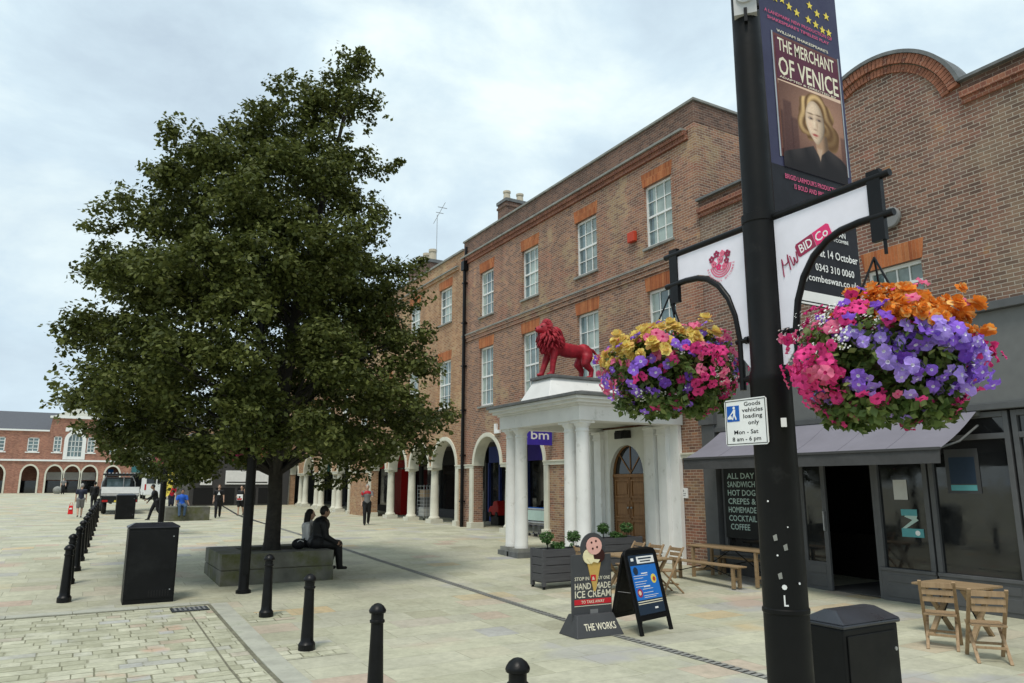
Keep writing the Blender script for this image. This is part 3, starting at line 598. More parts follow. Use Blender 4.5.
q = MB().m('sign_white'); text(q, 'and', panel((17.01, 41.2, 2.92), (0, -1, 0), (0, 0, 1)), 0, 0, .42, 1.75, n=.004); q.build('lettering', wg)
q = MB().m('brick_parapet').box((16.9, 39.3, 11.5), (18.2, 42.3, 14.9)); q.m('lead').box((16.84, 39.24, 14.9), (18.26, 42.36, 15.1)); q.m('pot_cream')
for y in (39.9, 40.8, 41.7): q.lathe([(.28, 15.1), (.24, 15.25), (.21, 15.7), (.26, 15.75), (.26, 15.9)], (17.5, y, 0), 12)
q.build('chimney', wg)
MB().m('steel').path([(17.5, 39.36, 14.9), (17.5, 39.36, 18.0)], .022, 6).path([(17.5, 39.9, 17.6), (17.5, 38.2, 18.4)], .016, 6).path([(17.2, 38.6, 18.2), (17.8, 38.6, 18.2)], .02, 6).path([(17.25, 39.0, 18.0), (17.75, 39.0, 18.0)], .02, 6).build('aerial', wg)

# ================================================================== RIGHT BUILDING WITH CURVED GABLE + SHOP
gb = thing('gabled_brick_building', 'dark brown brick building with curved gable above grey shopfront', 'building', (14, 8, -.5))
GC, GZ, GR = 8.65, 8.82, 1.80
def gtop(a):
    if abs(a-GC) < GR-.02:
        return max(9.30, GZ+math.sqrt(max(0, GR*GR-(a-GC)**2)))
    return 9.30
brks = [GC-GR*math.cos(PI*k/40) for k in range(41)]+[10.4, 6.9]
q = MB(); wall(q, fx, 0., 13.93, 4.9, gtop, [('r', 8.02, 9.21, 5.30, 6.12), ('r', 2.6, 3.8, 5.30, 6.12)], .35, 'brick_dark', brks)
q.m('brick_dark').box((14.35, 0, -.5), (24, .3, 9.0)); q.box((24, 0, -.5), (24.3, 13.9, 9)); q.build('wall', gb)
an = [math.radians(a) for a in np.linspace(16, 164, 41)]
def ringpts(r): return [(GC+r*math.cos(a), GZ+r*math.sin(a)) for a in an]
fr_ = lambda u, v, n: (14.0+n, u, v)
q = MB()
n_ = 52
for band, (r0, r1, pr_) in enumerate(((1.46, 1.61, .055), (1.63, 1.82, .11))):
    for k_ in range(n_):
        a0 = math.radians(14+152*k_/n_)+.004; a1 = math.radians(14+152*(k_+1)/n_)-.004; q.m('ring' if (k_ % 5) else 'red_band')
        q.prism([(GC+r0*math.cos(a0), GZ+r0*math.sin(a0)), (GC+r1*math.cos(a0), GZ+r1*math.sin(a0)), (GC+r1*math.cos(a1), GZ+r1*math.sin(a1)), (GC+r0*math.cos(a1), GZ+r0*math.sin(a1))], fr_, -pr_, .02)
q.m('joint'); q.strip(ringpts(1.60), ringpts(1.64), fr_, -.04, .02)
q.m('lead'); q.strip(ringpts(1.825), ringpts(1.90), fr_, -.15, .4); q.build('gable_arch', gb)
for y0, y1 in ((10.42, 13.93), (0, 6.88)):
    q = MB().m('red_band').box((13.93, y0, 8.85), (14.02, y1, 8.97)); q.box((13.88, y0, 8.97), (14.02, y1, 9.10)); q.m('brick_parapet').box((13.98, y0, 9.10), (14.34, y1, 9.31)); q.m('lead').box((13.86, y0, 9.31), (14.40, y1, 9.37)); q.build('parapet', gb)
MB().m('roof_slate').frustum((14.5, .2), (23.9, 13.8), 8.9, (17.5, .2), (21, 13.8), 11.2).build('roof', gb)
for a, b in ((8.02, 9.21), (2.6, 3.8)): sash(gb, FX, a, b, 5.30, 6.12, 2, 4, 'glass_net', lh=.40)
MB().m('plate').lathe([(.02, -.10), (.20, -.10), (.22, -.07), (.22, -.03), (.06, 0)], (13.99, 8.52, 7.1), 20, 'x').build('wall_plate', gb, smooth=30)
# --- shop front
SX = 13.86
q = MB().m('grey_fascia').box((13.80, 0, 3.12), (14.0, 13.62, 4.75)); q.m('grey_shop').box((13.68, 0, 4.75), (14.0, 13.72, 4.9)); q.box((13.74, 0, 3.0), (14.0, 13.62, 3.12)); q.m('brick_dark').box((14.02, 0, 4.7), (14.3, 13.9, 4.92))
q.m('grey_shop').box((13.72, 13.55, -.6), (14.0, 13.98, 3.2)); q.box((13.66, 13.5, 3.2), (14.0, 14.02, 3.9)); q.box((13.68, 13.5, -.6), (14.0, 14.02, -.2)); q.box((13.74, 13.6, 3.9), (14.0, 13.95, 4.7)); q.build('shop_surround', gb, bevel=.01)
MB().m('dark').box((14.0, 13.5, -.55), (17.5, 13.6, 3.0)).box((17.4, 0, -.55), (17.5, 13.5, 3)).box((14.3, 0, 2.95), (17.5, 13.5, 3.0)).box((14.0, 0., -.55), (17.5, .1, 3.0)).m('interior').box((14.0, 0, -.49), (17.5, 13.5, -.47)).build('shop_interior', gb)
def shop_window(y0, y1, zb=.12, m='grey_shop'):
    q = MB().m(m).box((SX, y0, -.5), (14.0, y1, zb-.06)); q.box((SX-.03, y0, zb-.06), (14.0, y1, zb)); q.box((SX, y0, zb), (13.98, y0+.09, 2.98)); q.box((SX, y1-.09, zb), (13.98, y1, 2.98)); q.box((SX, y0+.09, 2.5), (13.97, y1-.09, 2.6)); q.box((SX, y0+.09, 2.88), (13.97, y1-.09, 2.98))
    for z0, z1 in ((-.42, -.20), (-.14, zb-.12)): q.box((SX-.012, y0+.12, z0), (SX, y1-.12, z1))
    w_ = q.build('shop_window', gb, bevel=.006); MB().m('glass_dark').box((13.93, y0+.07, zb), (13.937, y1-.07, 2.9)).build('pane', w_); return w_
w1 = shop_window(12.35, 13.5); w2 = shop_window(11.22, 12.33)
w3 = shop_window(8.30, 9.40); w4 = shop_window(6.75, 8.26); shop_window(4.7, 6.7); shop_window(2.6, 4.65)
# door leaf standing open on the left of the opening, closed-side panel
q = MB().m('grey_shop').box((SX, 10.55, -.48), (13.93, 11.2, .10)); q.box((SX, 10.55, .10), (13.93, 10.65, 2.9)); q.box((SX, 11.1, .10), (13.93, 11.2, 2.9)); q.box((SX, 10.65, 2.8), (13.93, 11.1, 2.9)); q.box((SX-.012, 10.66, -.40), (SX, 11.08, -.18)); q.box((SX-.012, 10.66, -.13), (SX, 11.08, .04))
dl = q.build('shop_door', gb, bevel=.006); MB().m('glass_dark').box((13.89, 10.64, .1), (13.897, 11.11, 2.82)).build('pane', dl); MB().m('steel').box((13.80, 10.58, .75), (13.85, 10.61, 1.15)).build('handle', dl)
q = MB().m('grey_shop').box((SX, 9.40, -.48), (14, 9.46, 2.98)); q.box((SX, 9.46, 2.9), (14, 10.55, 2.98)); q.build('door_frame', gb)
# posters in the shop windows (parts of that window)
q = MB().m('paper').box((13.915, 8.74, 1.42), (13.92, 9.02, 1.80)).build('notice', w3)
fnz = panel((13.922, 8.93, .82), (0, -1, 0), (0, 0, 1)); q = MB().m('teal'); q.prism(rect(.02, .30, .34, .42), fnz, 0, .004); q.prism(rect(0, -.10, .44, .06), fnz, 0, .004); q.m('chalk'); q.prism([(.02, .06), (.10, .06), (.36, .22), (.30, .27)], fnz, 0, .004); q.prism([(.08, .28), (.30, .20), (.34, .30), (.1, .30)], fnz, 0, .004); q.m('sign_white'); q.prism(circ(.32, -.02, .05, n=10), fnz, .004, .006); q.build('window_sticker', w3)
q = MB().m('charcoal').box((13.915, 7.35, 1.55), (13.92, 7.95, 2.35)); q.m('board_navy').box((13.911, 7.42, 1.72), (13.915, 7.88, 2.2)); q.m('teal').box((13.911, 7.42, 1.6), (13.915, 7.88, 1.7)); q.build('poster', w4)
for y in (7.6, 8.8, 5.6):
    q = MB().m('wood_x'); q.box((14.6, y-.25, .25), (15.1, y+.25, .29)); q.box((14.82, y-.03, -.45), (14.88, y+.03, .25)); q.build('inside_table', gb)
MB().m('hair_dark').box((16.2, 9.2, -.45), (16.6, 12.6, .55)).build('shop_counter', gb)  # wooden counter given a near-black colour that stands in for the unlit room
cb = thing('menu_board', 'black chalkboard with pale hand lettered menu in cafe window', 'menu board', (13.83, 12.85, .5))
MB().m('chalk_board').box((13.80, 12.28, .45), (13.845, 13.38, 2.10)).build('board', cb, bevel=.004)
q = MB().m('chalk'); fnb = panel((13.80, 13.36, .45), (0, -1, 0), (0, 0, 1))
for i, s_ in enumerate(('ALL DAY', 'SANDWICH', 'HOT DOG', 'CREPES &', 'HOMEMADE', 'COCKTAIL', 'COFFEE')): text(q, s_, fnb, .10+(.04 if i == 6 else 0), 1.40-i*.20, .135, .60 if i == 6 else .86, n=.002)
q.build('lettering', cb)
# awning
aw = MB().m('awning'); fa = lambda y, t: (13.80-1.32*t, y, 3.02-.72*t-.05*math.sin(PI*t))
ya, yb = 13.36, 7.20
N = 6; seams = [ya+(yb-ya)*i/N for i in range(N+1)]
for i in range(N):
    for k_ in range(6): aw.quad(fa(seams[i], k_/6), fa(seams[i+1], k_/6), fa(seams[i+1], (k_+1)/6), fa(seams[i], (k_+1)/6))
aw.m('awning')
for i in range(1, N): 
    for k_ in range(6): aw.beam(Vector(fa(seams[i], k_/6))+Vector((0, 0, .004)), Vector(fa(seams[i], (k_+1)/6))+Vector((0, 0, .004)),   .03, .006)
awn = aw.build('awning', gb, smooth=50)
q = MB().m('valance')
for i in range(N*4):
    y0 = ya+(yb-ya)*i/(N*4); y1 = ya+(yb-ya)*(i+1)/(N*4); o0 = .012*math.sin(i*1.3); o1 = .012*math.sin((i+1)*1.3); q.quad((12.485, y0, 2.30), (12.485, y1, 2.30), (12.47+o1, y1, 2.06), (12.47+o0, y0, 2.06)); q.quad((12.51, y0, 2.30), (12.51, y1, 2.30), (12.49+o1, y1, 2.06), (12.49+o0, y0, 2.06))
q.box((12.46, yb, 2.29), (12.53, ya, 2.335)); q.build('valance', awn)
q = MB().m('lead')
for y in (ya-.05, (ya+yb)/2, yb+.05): q.path([(13.85, y, 2.75), (13.2, y, 2.45), (12.52, y, 2.31)], .02, 6)
q.path([(13.84, ya, 2.98), (13.84, yb, 2.98)], .07, 10); q.build('awning_arm', awn)

# ================================================================== FAR ARCADED HALL, DARK SHOP, DISTANT BUILDINGS
fh = thing('town_hall', 'distant red brick hall with white arched window and ground floor arches', 'building', (-1, 100, .8))
HY = 100.; fhy = lambda a, z, n: (a, HY+n, z)
def htop(a): return 9.35 if -3.4 < a < 1.4 else 7.75
hw = [(.46, 1.28, 5.4, 7.2), (2.77, 3.86, 5.4, 7.0), (-2.9, -2.1, 5.4, 7.2), (-5.4, -4.3, 5.4, 7.0), (-8.6, -7.5, 5.4, 7.0), (-11.6, -10.5, 5.4, 7.0)]
hops = [('r', a, b, c_, d_) for a, b, c_, d_ in hw]+[('a', -1.45, -.05, 4.95, 6.8, .75)]
harch = [('a', c_-.74, c_+.74, .5, 2.85, 1.0) for c_ in (-.75, 1.0, 3.36, -2.5, -4.86, -8, -11)]
q = MB(); wall(q, fhy, -14, 5.3, .5, htop, hops+harch, .45, 'brick_red', (-3.4, 1.4)); q.box((-14, 104, .5), (5.3, 104.3, 7.7)); q.box((-14, 112, .5), (5.3, 112.3, 7.7)); q.box((5.0, 100.45, .5), (5.3, 112, 7.7)); q.build('wall', fh)
q = MB().m('paint').box((-14, 99.85, 4.36), (5.35, 100.02, 4.55)); q.box((-14, 99.8, 7.72), (-3.4, 100.3, 7.9)); q.box((1.4, 99.8, 7.72), (5.4, 100.3, 7.9)); q.box((-3.5, 99.75, 9.3), (1.5, 100.4, 9.55)); q.m('white_shade')
for x in (1.45, 2.2, 4.5, 5.1): 
    for z in (6.6, 5.9): q.box((x-.12, 99.93, z), (x+.12, 100.01, z+.2))
q.prism([(-3.1, 9.55), (1.1, 9.55), (-1, 10.6)], fhy, -.2, .4); q.build('stone_trim', fh)
MB().m('roof_slate').frustum((-14, 100.5), (5.3, 112), 7.7, (-11, 104), (2.3, 108), 10.2).build('roof', fh)
for a, b, c_, d_ in hw:
    q = MB().m('paint'); q.box((a, HY+.05, c_), (a+.1, HY+.12, d_)); q.box((b-.1, HY+.05, c_), (b, HY+.12, d_)); q.box((a, HY+.05, c_), (b, HY+.12, c_+.1)); q.box((a, HY+.05, d_-.1), (b, HY+.12, d_)); q.box(((a+b)/2-.035, HY+.06, c_), ((a+b)/2+.035, HY+.11, d_))
    for k_ in (1, 2, 3): z = c_+(d_-c_)*k_/4; q.box((a, HY+.06, z-.03), (b, HY+.11, z+.03))
    q.box((a-.15, HY-.08, c_-.12), (b+.15, HY, c_)); w_ = q.build('window', fh); MB().m('glass_blue').box((a, HY+.13, c_), (b, HY+.15, d_)).build('pane', w_)
q = MB().m('paint'); q.strip(circ(-.75, 6.8, .7, .75, 16, 0, PI), circ(-.75, 6.8, 1.1, 1.1, 16, 0, PI), fhy, -.1, .02); q.box((-1.85, 99.9, 4.6), (-1.45, 100.02, 6.8)); q.box((-.05, 99.9, 4.6), (.35, 100.02, 6.8)); q.box((-1.85, 99.92, 7.8), (.35, 100.02, 8.25)); q.box((-1.45, 99.95, 4.6), (-.05, 100.03, 4.95))
for x in (-1.1, -.75, -.4): q.box((x-.035, 100.06, 4.95), (x+.035, 100.11, 7.4))
for z in (5.5, 6.1, 6.7): q.box((-1.45, 100.06, z-.03), (-.05, 100.11, z+.03))
w_ = q.build('arched_window', fh); MB().m('glass_blue').box((-1.45, 100.15, 4.9), (-.05, 100.17, 7.6)).build('pane', w_)
for o in harch:
    c_ = (o[1]+o[2])/2; q = MB().m('stone').strip(circ(c_, 2.85, .74, 1.0, 20, 0, PI), circ(c_, 2.85, .92, 1.18, 20, 0, PI), fhy, -.06, .02); q.box((c_-.92, 99.94, .7), (c_-.74, 100.4, 2.85)); q.box((c_+.74, 99.94, .7), (c_+.92, 100.4, 2.85)); q.build('arch_surround', fh)
q = MB().m('sign_white')
for c_ in (-.75, -2.5, 1.0): q.box((c_-.8, 103.9, 2.3), (c_+.7, 103.97, 3.2))
q.m('board_blue').box((3.0, 103.9, 2.9), (3.6, 103.97, 3.6)); q.m('glass_dark').box((-12, 103.92, .8), (5, 103.98, 2.2)); q.build('shopfront', fh)

ds = thing('dark_shop', 'low dark fronted shop with white sign panel behind the tree', 'building', (10.5, 62, .2))
q = MB().m('hoarding').box((6.9, 58, .1), (13.9, 66, 5.2)); q.build('wall', ds)
q = MB().m('sign_white').box((9.3, 57.93, 1.75), (12.4, 57.99, 2.75)); q.box((7.6, 57.93, 1.7), (8.4, 57.99, 2.25)); q.m('lettering_black').box((9.4, 57.92, 1.86), (12.3, 57.935, 1.94)); q.build('sign_panel', ds)
q = MB().m('cloth_black')
for x in (7.2, 8.7, 10.2, 11.7): q.box((x, 57.95, .35), (x+1.3, 57.99, 1.5))
q.build('hoarding_panel', ds); MB().m('roof_slate').box((6.8, 57.8, 5.2), (14, 66, 5.4)).build('roof', ds)
for i, (x0, x1, y, h, m_, lab) in enumerate(((5.6, 11.5, 108, 8.5, 'white_shade', 'distant cream shop building right of the red brick hall'), (11.7, 24, 112, 9.5, 'brick_wing', 'distant orange brick shop block behind the dark shop'), (-34, -14.3, 101, 9, 'brick_dark', 'distant brown brick building left of the red brick hall'))):
    t = thing('shop_building', lab, 'building', ((x0+x1)/2, y, .8))
    MB().m(m_).box((x0, y, .6), (x1, y+12, h)).build('wall', t); MB().m('roof_slate').frustum((x0-.2, y-.2), (x1+.2, y+12.2), h, (x0+1, y+4), (x1-1, y+8), h+2.2).build('roof', t)
    MB().m('teal' if i == 0 else 'charcoal').box((x0+.2, y-.12, 3.3), (x1-.2, y-.01, 4.1)).build('fascia', t); MB().m('glass_dark').box((x0+.4, y-.06, 1.2), (x1-.4, y-.01, 3.2)).build('shopfront', t)
    nx = int((x1-x0)//2.6)
    for k_ in range(nx):
        x = x0+1.0+k_*2.6; q = MB().m('paint').box((x, y-.06, 5.4), (x+.1, y-.01, 7)).box((x+1, y-.06, 5.4), (x+1.1, y-.01, 7)).box((x+.1, y-.06, 5.4), (x+1, y-.01, 5.5)).box((x+.1, y-.06, 6.9), (x+1, y-.01, 7)).box((x+.1, y-.05, 6.15), (x+1, y-.01, 6.25)); w_ = q.build('window', t); MB().m('glass_blue').box((x+.1, y-.03, 5.5), (x+1, y-.005, 6.9)).build('pane', w_)

# ================================================================== TREES
def leaves(centres, rads, per, size, rg, flat_=.75, droop=.3, upb=.55):
    c = np.repeat(np.array(centres), per, axis=0); r = np.repeat(np.array(rads), per)[:, None]; n = len(c)
    d = rg.normal(size=(n, 3)); d /= np.linalg.norm(d, axis=1, keepdims=True); rad = rg.random((n, 1))**.45
    p = c+d*rad*r*np.array([1, 1, flat_])
    nrm = d*.5+rg.normal(size=(n, 3))*.5+np.array([0, 0, upb]); nrm /= np.linalg.norm(nrm, axis=1, keepdims=True)
    t = rg.normal(size=(n, 3)); t -= (t*nrm).sum(1, keepdims=True)*nrm; t /= np.linalg.norm(t, axis=1, keepdims=True); t[:, 2] -= droop; t /= np.linalg.norm(t, axis=1, keepdims=True)
    b = np.cross(nrm, t); s = size*(.65+.7*rg.random((n, 1)))
    a0 = p-t*s*.5; a1 = p+b*s*.36-nrm*s*.05+t*s*.05; a2 = p+t*s*.6; a3 = p-b*s*.36-nrm*s*.05+t*s*.05
    v = np.stack([a0, a1, a2, a3], 1).reshape(-1, 3); f = np.arange(n*4).reshape(-1, 4)
    return v, f
def quads_obj(name, v, f, m, parent=None, local=False):
    me = bpy.data.meshes.new(name); n = len(f); me.vertices.add(len(v)); me.vertices.foreach_set('co', v.astype(np.float32).ravel()); me.loops.add(n*4); me.loops.foreach_set('vertex_index', f.astype(np.int32).ravel())
    me.polygons.add(n); me.polygons.foreach_set('loop_start', np.arange(0, n*4, 4, dtype=np.int32)); me.update(); me.validate(); me.materials.append(M[m])
    o = bpy.data.objects.new(name, me); C.objects.link(o)
    if parent is not None: par(o, parent, local)
    return o
TX, TY = 3.87, 17.42
tz = [1.55, 1.95, 2.4, 3.4, 4.0, 5.6, 7.0, 7.7, 8.9, 9.5, 10.1, 10.8, 11.4, 12.0, 12.7]
tl = [2.0, 3.2, 3.9, 4.5, 4.7, 4.75, 4.5, 4.1, 3.6, 2.8, 2.1, 1.3, .6, .0, -1.0]
tr = [.8, 2.6, 3.7, 3.85, 3.6, 3.6, 3.0, 2.5, 2.1, 2.0, 1.9, 1.75, 1.65, 1.55, 1.5]
tree = thing('maple_tree', 'large leafy dark green tree growing from the square stone planter', 'tree', (TX, TY, .3))
cen = []; rad = []
R_ = np.array([rt.x, rt.y]); F_ = np.array([f0.x, f0.y])
def env(z): l = np.interp(z, tz, tl); r = np.interp(z, tz, tr); return (r-l)/2, (r+l)/2
boughs = []; tries = 0; spc = []; spr = []
def add_bough(u, v, z, R0): boughs.append((u, v, z, R0))
for b_ in ((.1, -3.0, 2.95, .75), (.2, -3.1, 3.9, .8), (.1, -3.1, 5.0, .8), (.2, -3.0, 6.1, .8), (-3.0, -1.0, 2.55, .75), (-2.2, -1.5, 2.3, .75), (-1.3, -1.8, 2.2, .7), (-.4, -2.0, 2.25, .7), (-1.5, -.4, 2.15, .7), (-2.3, .6, 2.1, .75), (.5, -2.2, 2.5, .7), (1.4, -1.6, 2.45, .75), (2.3, -1.2, 2.55, .75), (3.0, -.2, 2.7, .75), (3.1, .6, 3.2, .8), (-3.7, -.2, 3.3, .85), (1.35, 0, 11.9, .62), (1.3, .1, 11.0, .8), (.15, -.3, 11.1, .7), (-.7, 0, 10.2, .75), (-1.7, -.1, 9.35, .75), (-2.9, 0, 8.1, .8), (-4.0, .1, 6.6, .8), (-4.2, 0, 5.0, .8), (1.35, .1, 9.6, .7), (1.7, 0, 8.2, .7), (2.5, 0, 6.4, .8), (3.0, 0, 4.9, .8)): add_bough(*b_)
while len(boughs) < 135 and tries < 20000:
    tries += 1; z = rng.uniform(2.1, 11.6); c0, hw_ = env(z)
    if rng.random() > (hw_/4.4)**1.6+.05: continue
    R0 = rng.uniform(.62, 1.05)*min(1, .55+.12*hw_); a = rng.uniform(0, 2*PI); q_ = .35+.65*rng.random()**.6
    u = c0+math.cos(a)*q_*max(.1, hw_-R0*.8); v = math.sin(a)*q_*max(.1, min(hw_, 4.2)-R0*.8)
    if z < 3.2 and q_ < .6: continue
    if min(((u-b[0])**2+(v-b[1])**2+1.5*(z-b[2])**2) for b in boughs) < .92**2: continue
    add_bough(u, v, z, R0)
for u, v, z, R0 in boughs:
    for _ in range(int(15*R0/.8)):
        d = rng.normal(size=3)+np.array([.35*u/4, .35*v/4, .35]); d /= np.linalg.norm(d); k_ = R0*(.45+.5*rng.random())
        uu, vv = u+d[0]*k_, v+d[1]*k_; cen.append((TX+R_[0]*uu+F_[0]*vv, TY+R_[1]*uu+F_[1]*vv, z+d[2]*k_*.72)); rad.append(rng.uniform(.24, .40))
    if z < 2.9: continue
    for _ in range(12):
        d = rng.normal(size=3)+np.array([.5*u/4, .5*v/4, .35]); d /= np.linalg.norm(d); k_ = R0*rng.uniform(.95, 1.25)
        uu, vv = u+d[0]*k_, v+d[1]*k_; spc.append((TX+R_[0]*uu+F_[0]*vv, TY+R_[1]*uu+F_[1]*vv, z+d[2]*k_*.78)); spr.append(rng.uniform(.12, .26))
for _ in range(150):
    z = rng.uniform(3.0, 10.5); c0, hw_ = env(z); a = rng.uniform(0, 2*PI); q_ = .75*math.sqrt(rng.random()); u = c0+math.cos(a)*q_*hw_; v = math.sin(a)*q_*min(hw_, 4.2); cen.append((TX+R_[0]*u+F_[0]*v, TY+R_[1]*u+F_[1]*v, z)); rad.append(.38)
for (u, z, r) in ((1.55, 12.6, .14), (1.5, 12.4, .22), (1.42, 12.15, .28), (2.6, 9.55, .16), (2.4, 9.4, .22), (2.15, 9.25, .28), (-.25, 11.9, .25), (-.3, 11.6, .35), (-4.1, 8.6, .2), (-3.9, 8.45, .28), (-1.75, 10.5, .18), (-1.7, 10.3, .26), (3.95, 3.3, .25), (3.7, 3.1, .3), (3.2, 7.0, .2), (3.05, 6.9, .28), (-4.9, 5.5, .25), (-4.9, 3.6, .25)):
    cen.append((TX+R_[0]*u, TY+R_[1]*u, z)); rad.append(r)
v, f = leaves(cen, rad, 84, .098, rng, .70, .3, .85)
v2, f2 = leaves(spc, spr, 15, .098, rng, .8, .3, .7)
quads_obj('crown', np.concatenate([v, v2]), np.concatenate([f, f2+len(v)]), 'leaf', tree)
q = MB().m('bark'); tp = [(TX, TY, .15), (TX+.01, TY, .45), (TX+.02, TY, 1.2), (TX, TY+.02, 2.2), (TX+.06, TY, 3.6), (TX+.2, TY-.1, 5.5), (TX+.5, TY-.15, 7.5), (TX+.85, TY-.3, 9.6), (TX+1.2, TY-.6, 11.6)]
q.path(tp, [.24, .185, .165, .155, .14, .115, .085, .055, .02], 12)
idx = rng.choice(len(cen), 70, replace=False)
for i in idx:
    c = Vector(cen[i]); h = max(1.9, min(10, c.z-1.0-.25*math.hypot(c.x-TX, c.y-TY))); 
    zs = [p[2] for p in tp]; b0 = Vector((np.interp(h, zs, [p[0] for p in tp]), np.interp(h, zs, [p[1] for p in tp]), h))
    mid = (b0+c)/2+Vector((rng.normal()*.15, rng.normal()*.15, .25)); r0 = .07*(1-h/14)
    q.path([b0, b0*.6+mid*.4+Vector((0, 0, .05)), mid, c], [r0, r0*.8, r0*.5, .008], 6)
q.build('trunk', tree, smooth=60)
def small_tree(x, y, h, R, label, n=150, trunk_h=1.9, m='leaf2', lean=0):
    t = thing('small_tree', label, 'tree', (x, y, gz(y))); g = gz(y)
    cs = []; rs = []
    for _ in range(n):
        d = rng.normal(size=3); d /= np.linalg.norm(d); k_ = rng.random()**.4
        cs.append((x+d[0]*R*k_, y+d[1]*R*k_, g+(h+trunk_h)/2+d[2]*(h-trunk_h)/2*k_)); rs.append(.45)
    v, f = leaves(cs, rs, 45, .2, rng); quads_obj('crown', v, f, m, t)
    q = MB().m('bark').path([(x, y, g-.1), (x, y, g+trunk_h), (x+.1, y, g+h*.8)], [.13, .10, .03], 8)
    for i in range(10):
        c = cs[i*7]; q.path([(x, y, g+trunk_h*.9), ((x+c[0])/2, (y+c[1])/2, (g+trunk_h+c[2])/2+.2), c], [.06, .04, .01], 5)
    q.build('trunk', t, smooth=60)
small_tree(4.6, 52, 6.2, 2.6, 'paler green tree standing beyond the large tree near the truck')

# stone planter block
bl = thing('stone_planter', 'low square mossy stone block planter around the large tree trunk', 'planter', (3.95, 17.45, -.3))
bz = gz(16.3)-.05; q = MB().m('block'); T_ = .31
for (a, b) in (((2.66, 16.34), (4.98, 16.86)), ((2.66, 18.02), (4.98, 18.54)), ((2.66, 16.86), (3.20, 18.02)), ((4.48, 16.86), (4.98, 18.02))):
    q.box((a[0], a[1], bz), (b[0], b[1], -.02)); q.box((a[0]+.004, a[1]+.004, -.005), (b[0]-.004, b[1]-.004, T_))
q.m('joint').box((2.69, 16.37, -.025), (4.95, 18.51, 0)); q.build('stone_wall', bl, bevel=.018)
MB().m('soil').box((3.18, 16.84, .1), (4.5, 18.04, .24)).build('soil', bl)
b2 = thing('stone_bench', 'distant low grey stone block used as a seat', 'bench', (4.9, 40, 0))
MB().m('block').box((3.75, 39.6, -.02), (5.75, 41.4, .66)).build('seat', b2, bevel=.03)
sb = thing('stone_ball', 'small round grey stone ball bollard before the distant hall', 'bollard', (-1.9, 95, .75)); MB().m('coping').ball((-1.9, 95, 1.15), .42, 14, 10).lathe([(.3, .7), (.25, .85)], (-1.9, 95, 0), 12).build('ball', sb, smooth=60)

